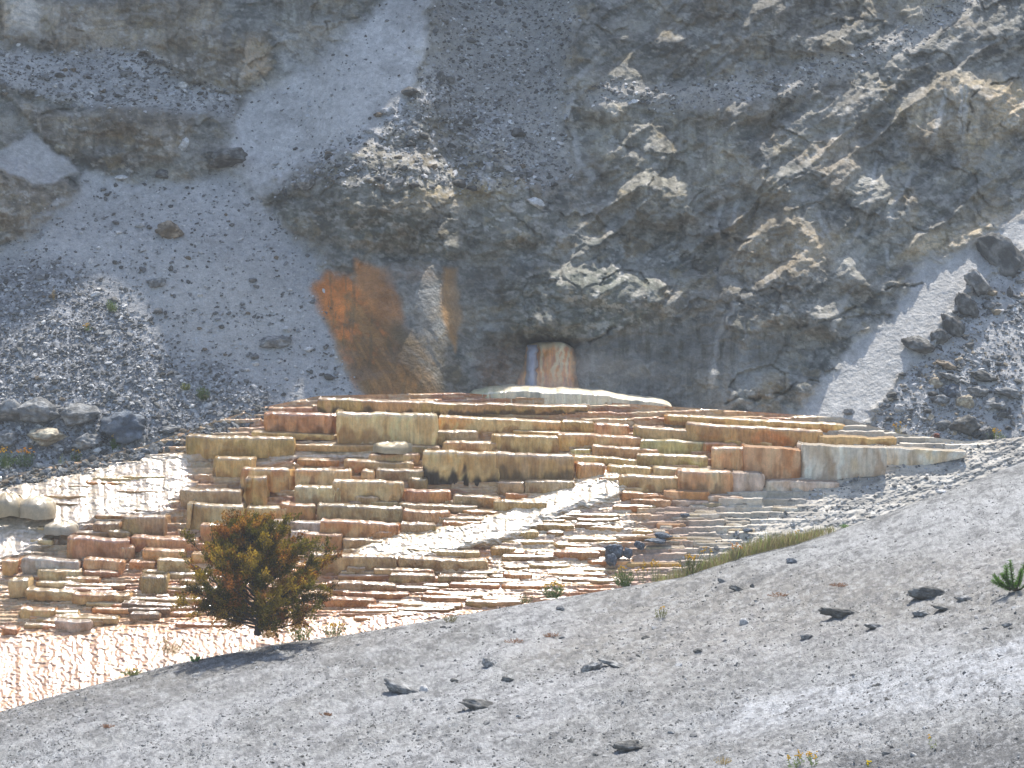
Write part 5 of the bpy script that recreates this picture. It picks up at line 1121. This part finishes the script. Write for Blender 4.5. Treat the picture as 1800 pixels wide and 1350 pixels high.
tuft('c', 1748, 776, 44, 22, (.2, .26, .07), 'low yellow green flowers at the foot of the dark leaning rock', 'flowering_shrub', 'shrub', YEL, 14, 50, seed=37)
tuft('c', 1246, 134, 16, 36, (.26, .26, .1), 'tuft of grass blades high on the dark cliff', 'grass_tuft', 'grass', None, 0, 16, .2, seed=38)
for i_, (u, v, w_) in enumerate([(1370, 1052, 50), (1475, 1032, 40), (970, 1125, 34), (905, 1136, 40), (190, 1282, 26), (574, 1262, 26)]):
    tuft('g', u, v, w_, 7, (.3, .17, .10), ['reddish low dry growth left of the dark boulders', 'reddish low dry growth above the thin dark rock', 'reddish dry patch right of centre on the gravel', 'reddish dry patch left of its twin on the gravel', 'reddish dry growth in the lower left gravel', 'orange dry growth in the lower left centre'][i_], 'herb', 'plant', None, 0, 40, 1., seed=40 + i_)
# pine sprig at the right edge
pr_ = empty('pine_sapling', tuple(fgP(np.array(1782.), np.array(1040.)))); tag(pr_, 'bright green pine sapling cut by the right picture edge', 'pine')
rp = np.random.RandomState(5); sP = float(pr_.location[1]) / FPX
A1_, A2_, A3_, A4_, A5_ = [], [], [], [], []; bt = []
for bi in range(13):
    ang = R(rp.uniform(10, 170)); L0 = rp.uniform(28, 62) * sP; dd = np.array([math.cos(ang), rp.uniform(-.5, .5), abs(math.sin(ang)) * .62]); b0 = np.array([rp.uniform(-8, 12) * sP, 0, .02])
    pts_ = b0 + dd * L0 * np.linspace(0, 1, 5)[:, None] + np.array([0, 0, .08]) * np.linspace(0, 1, 5)[:, None] ** 2
    Vb, Fb = tube(pts_, np.array([.014, .012, .01, .008, .005]), 5); mesh('branch', Vb, Fb, M_BARK, col=np.ones((len(Vb), 3)) * C(.09, .06, .04), parent=pr_)
    nl = 420; k = rp.uniform(.25, 1.05, (nl, 1)); A1_.append(b0 + dd * L0 * k + np.array([0, 0, .08]) * k * k); dv = rp.randn(nl, 3) * .7 + dd * .9; A2_.append(dv); A3_.append(rp.uniform(.04, .065, nl)); A4_.append(np.full(nl, .005)); A5_.append(C(.10, .21, .03) * rp.uniform(.5, 1.7, (nl, 1)))
Vl, Fl, Cl = leaves(np.concatenate(A1_), np.concatenate(A2_), np.concatenate(A3_), np.concatenate(A4_), np.concatenate(A5_), rp)
mesh('needles', Vl, Fl, M_LEAF, col=Cl, parent=pr_, smooth=False)
# grass strip behind the crest
ng = 6200; ug = RS.uniform(1150, 1470, ng); dens = np.interp(ug, [1150, 1230, 1330, 1420, 1470], [.25, .6, 1, .9, .2]); ug = ug[RS.rand(ng) < dens]; ng = len(ug)
back_ = RS.uniform(-.5, .12, ng); pg = fgP(ug, vsil(ug) + 2.); pg[:, 1] -= back_ * 1.0; pg[:, 2] -= np.maximum(-back_, 0) * .28
hh_ = RS.uniform(.14, .40, ng) * np.interp(ug, [1150, 1300, 1350, 1470], [.5, .8, 1.1, .5])
Vl, Fl, Cl = leaves(pg, np.stack([RS.randn(ng) * .28, RS.randn(ng) * .3, np.ones(ng)], 1), hh_, np.full(ng, .008), np.array([(.36, .31, .16), (.26, .32, .09), (.36, .32, .14), (.28, .22, .12)])[RS.randint(0, 4, ng)] * RS.uniform(.7, 1.3, (ng, 1)), RS)
tag(mesh('grass', Vl, Fl, M_LEAF, col=Cl, smooth=False), 'strip of fading thin grass along the crest at right', 'grass', kind='stuff')

# scree on the far right gravel margin and at the upper edge of the terraces
nR = 5200; ur = r5.uniform(1180, 1900, nR); vr = r5.uniform(775, 985, nR)
ok_ = (vr > vbase(ur) - 4) & (vr < vsil(ur) + 6) & (ur > np.interp(vr, [780, 860, 985], [1640, 1420, 1180])); ur, vr = ur[ok_], vr[ok_]
i2 = np.clip(((vr - (vbase(ur) - 10)) / (vsil(ur) + 46 - (vbase(ur) - 10)) * (nt_ - 1)).astype(int), 0, nt_ - 1); j2 = np.clip(np.searchsorted(us2, ur), 0, len(us2) - 1)
scatter('scree', P(ur, vr, Y2[i2, j2]), np.clip(np.exp(r5.normal(math.log(.016), .5, len(ur))), .006, .06), pal(len(ur), ['dark', 'grey', 'pale', 'white'], [.2, .3, .35, .15], r5), 'pale chips scattered on the gravel margin right of the dry steps', 'scree')
ul = r5.uniform(-100, 470, 1500); vl = vbase(ul) + r5.normal(2, 6, 1500)
pl_ = P(ul, vl, T(vl) - .05 + .1)
scatter('scree', pl_, np.clip(np.exp(r5.normal(math.log(.03), .5, 1500)), .01, .09), pal(1500, ['dark', 'grey', 'brown', 'slate'], [.35, .35, .15, .15], r5), 'dark broken chips along the upper left edge of the terraces', 'scree')
# ---------------------------------------------------------------- steam over the dome
stc = P(1000, 655, 46.7); bm = bmesh.new(); bmesh.ops.create_icosphere(bm, subdivisions=3, radius=1); me = bpy.data.meshes.new('steam'); bm.to_mesh(me); bm.free()
stm = bpy.data.objects.new('steam', me); S.collection.objects.link(stm); stm.location = stc; stm.scale = (2.5, .75, .62)
m = bpy.data.materials.new('steam'); m.use_nodes = True; n = m.node_tree; n.nodes.clear(); L = n.links.new
pv = n.nodes.new('ShaderNodeVolumePrincipled'); ou = n.nodes.new('ShaderNodeOutputMaterial'); L(pv.outputs[0], ou.inputs['Volume'])
tc = n.nodes.new('ShaderNodeTexCoord'); ln_ = n.nodes.new('ShaderNodeVectorMath'); ln_.operation = 'LENGTH'; L(tc.outputs['Object'], ln_.inputs[0])
m1_ = n.nodes.new('ShaderNodeMapRange'); m1_.inputs[1].default_value = 1; m1_.inputs[2].default_value = .1; m1_.inputs[3].default_value = 0; m1_.inputs[4].default_value = .32; L(ln_.outputs['Value'], m1_.inputs[0])
tn_ = n.nodes.new('ShaderNodeTexNoise'); tn_.inputs['Scale'].default_value = 2.2; tn_.inputs['Detail'].default_value = 3; L(tc.outputs['Object'], tn_.inputs['Vector'])
m2_ = n.nodes.new('ShaderNodeMapRange'); m2_.inputs[1].default_value = .42; m2_.inputs[2].default_value = .75; L(tn_.outputs[0], m2_.inputs[0])
mm = n.nodes.new('ShaderNodeMath'); mm.operation = 'MULTIPLY'; L(m1_.outputs[0], mm.inputs[0]); L(m2_.outputs[0], mm.inputs[1]); L(mm.outputs[0], pv.inputs['Density'])
pv.inputs['Color'].default_value = (.95, .95, .95, 1); me.materials.append(m)
tag(stm, 'faint white steam drifting over the pale dome and the spring outlet', 'steam', kind='stuff')
# ---------------------------------------------------------------- haze filling the hollow
HAZE = .0012
if HAZE:
    allv = np.concatenate([CL.reshape(-1, 3), G.reshape(-1, 3), P(U2, V2, Y2).reshape(-1, 3), np.zeros((1, 3))])
    lo, hi = allv.min(0) - 1.0, allv.max(0) + 2.0; lo[1] = min(lo[1], -3)
    bm = bmesh.new(); bmesh.ops.create_cube(bm, size=1); me = bpy.data.meshes.new('haze'); bm.to_mesh(me); bm.free()
    hz = bpy.data.objects.new('haze', me); S.collection.objects.link(hz); hz.location = (lo + hi) / 2; hz.scale = hi - lo
    m = bpy.data.materials.new('haze'); m.use_nodes = True; n = m.node_tree; n.nodes.clear()
    pv = n.nodes.new('ShaderNodeVolumePrincipled'); ou = n.nodes.new('ShaderNodeOutputMaterial'); n.links.new(pv.outputs[0], ou.inputs['Volume'])
    pv.inputs['Density'].default_value = HAZE; pv.inputs['Color'].default_value = (.9, .93, .96, 1); me.materials.append(m)
    tag(hz, 'thin pale haze hanging in front of the hillside', 'haze', kind='stuff')
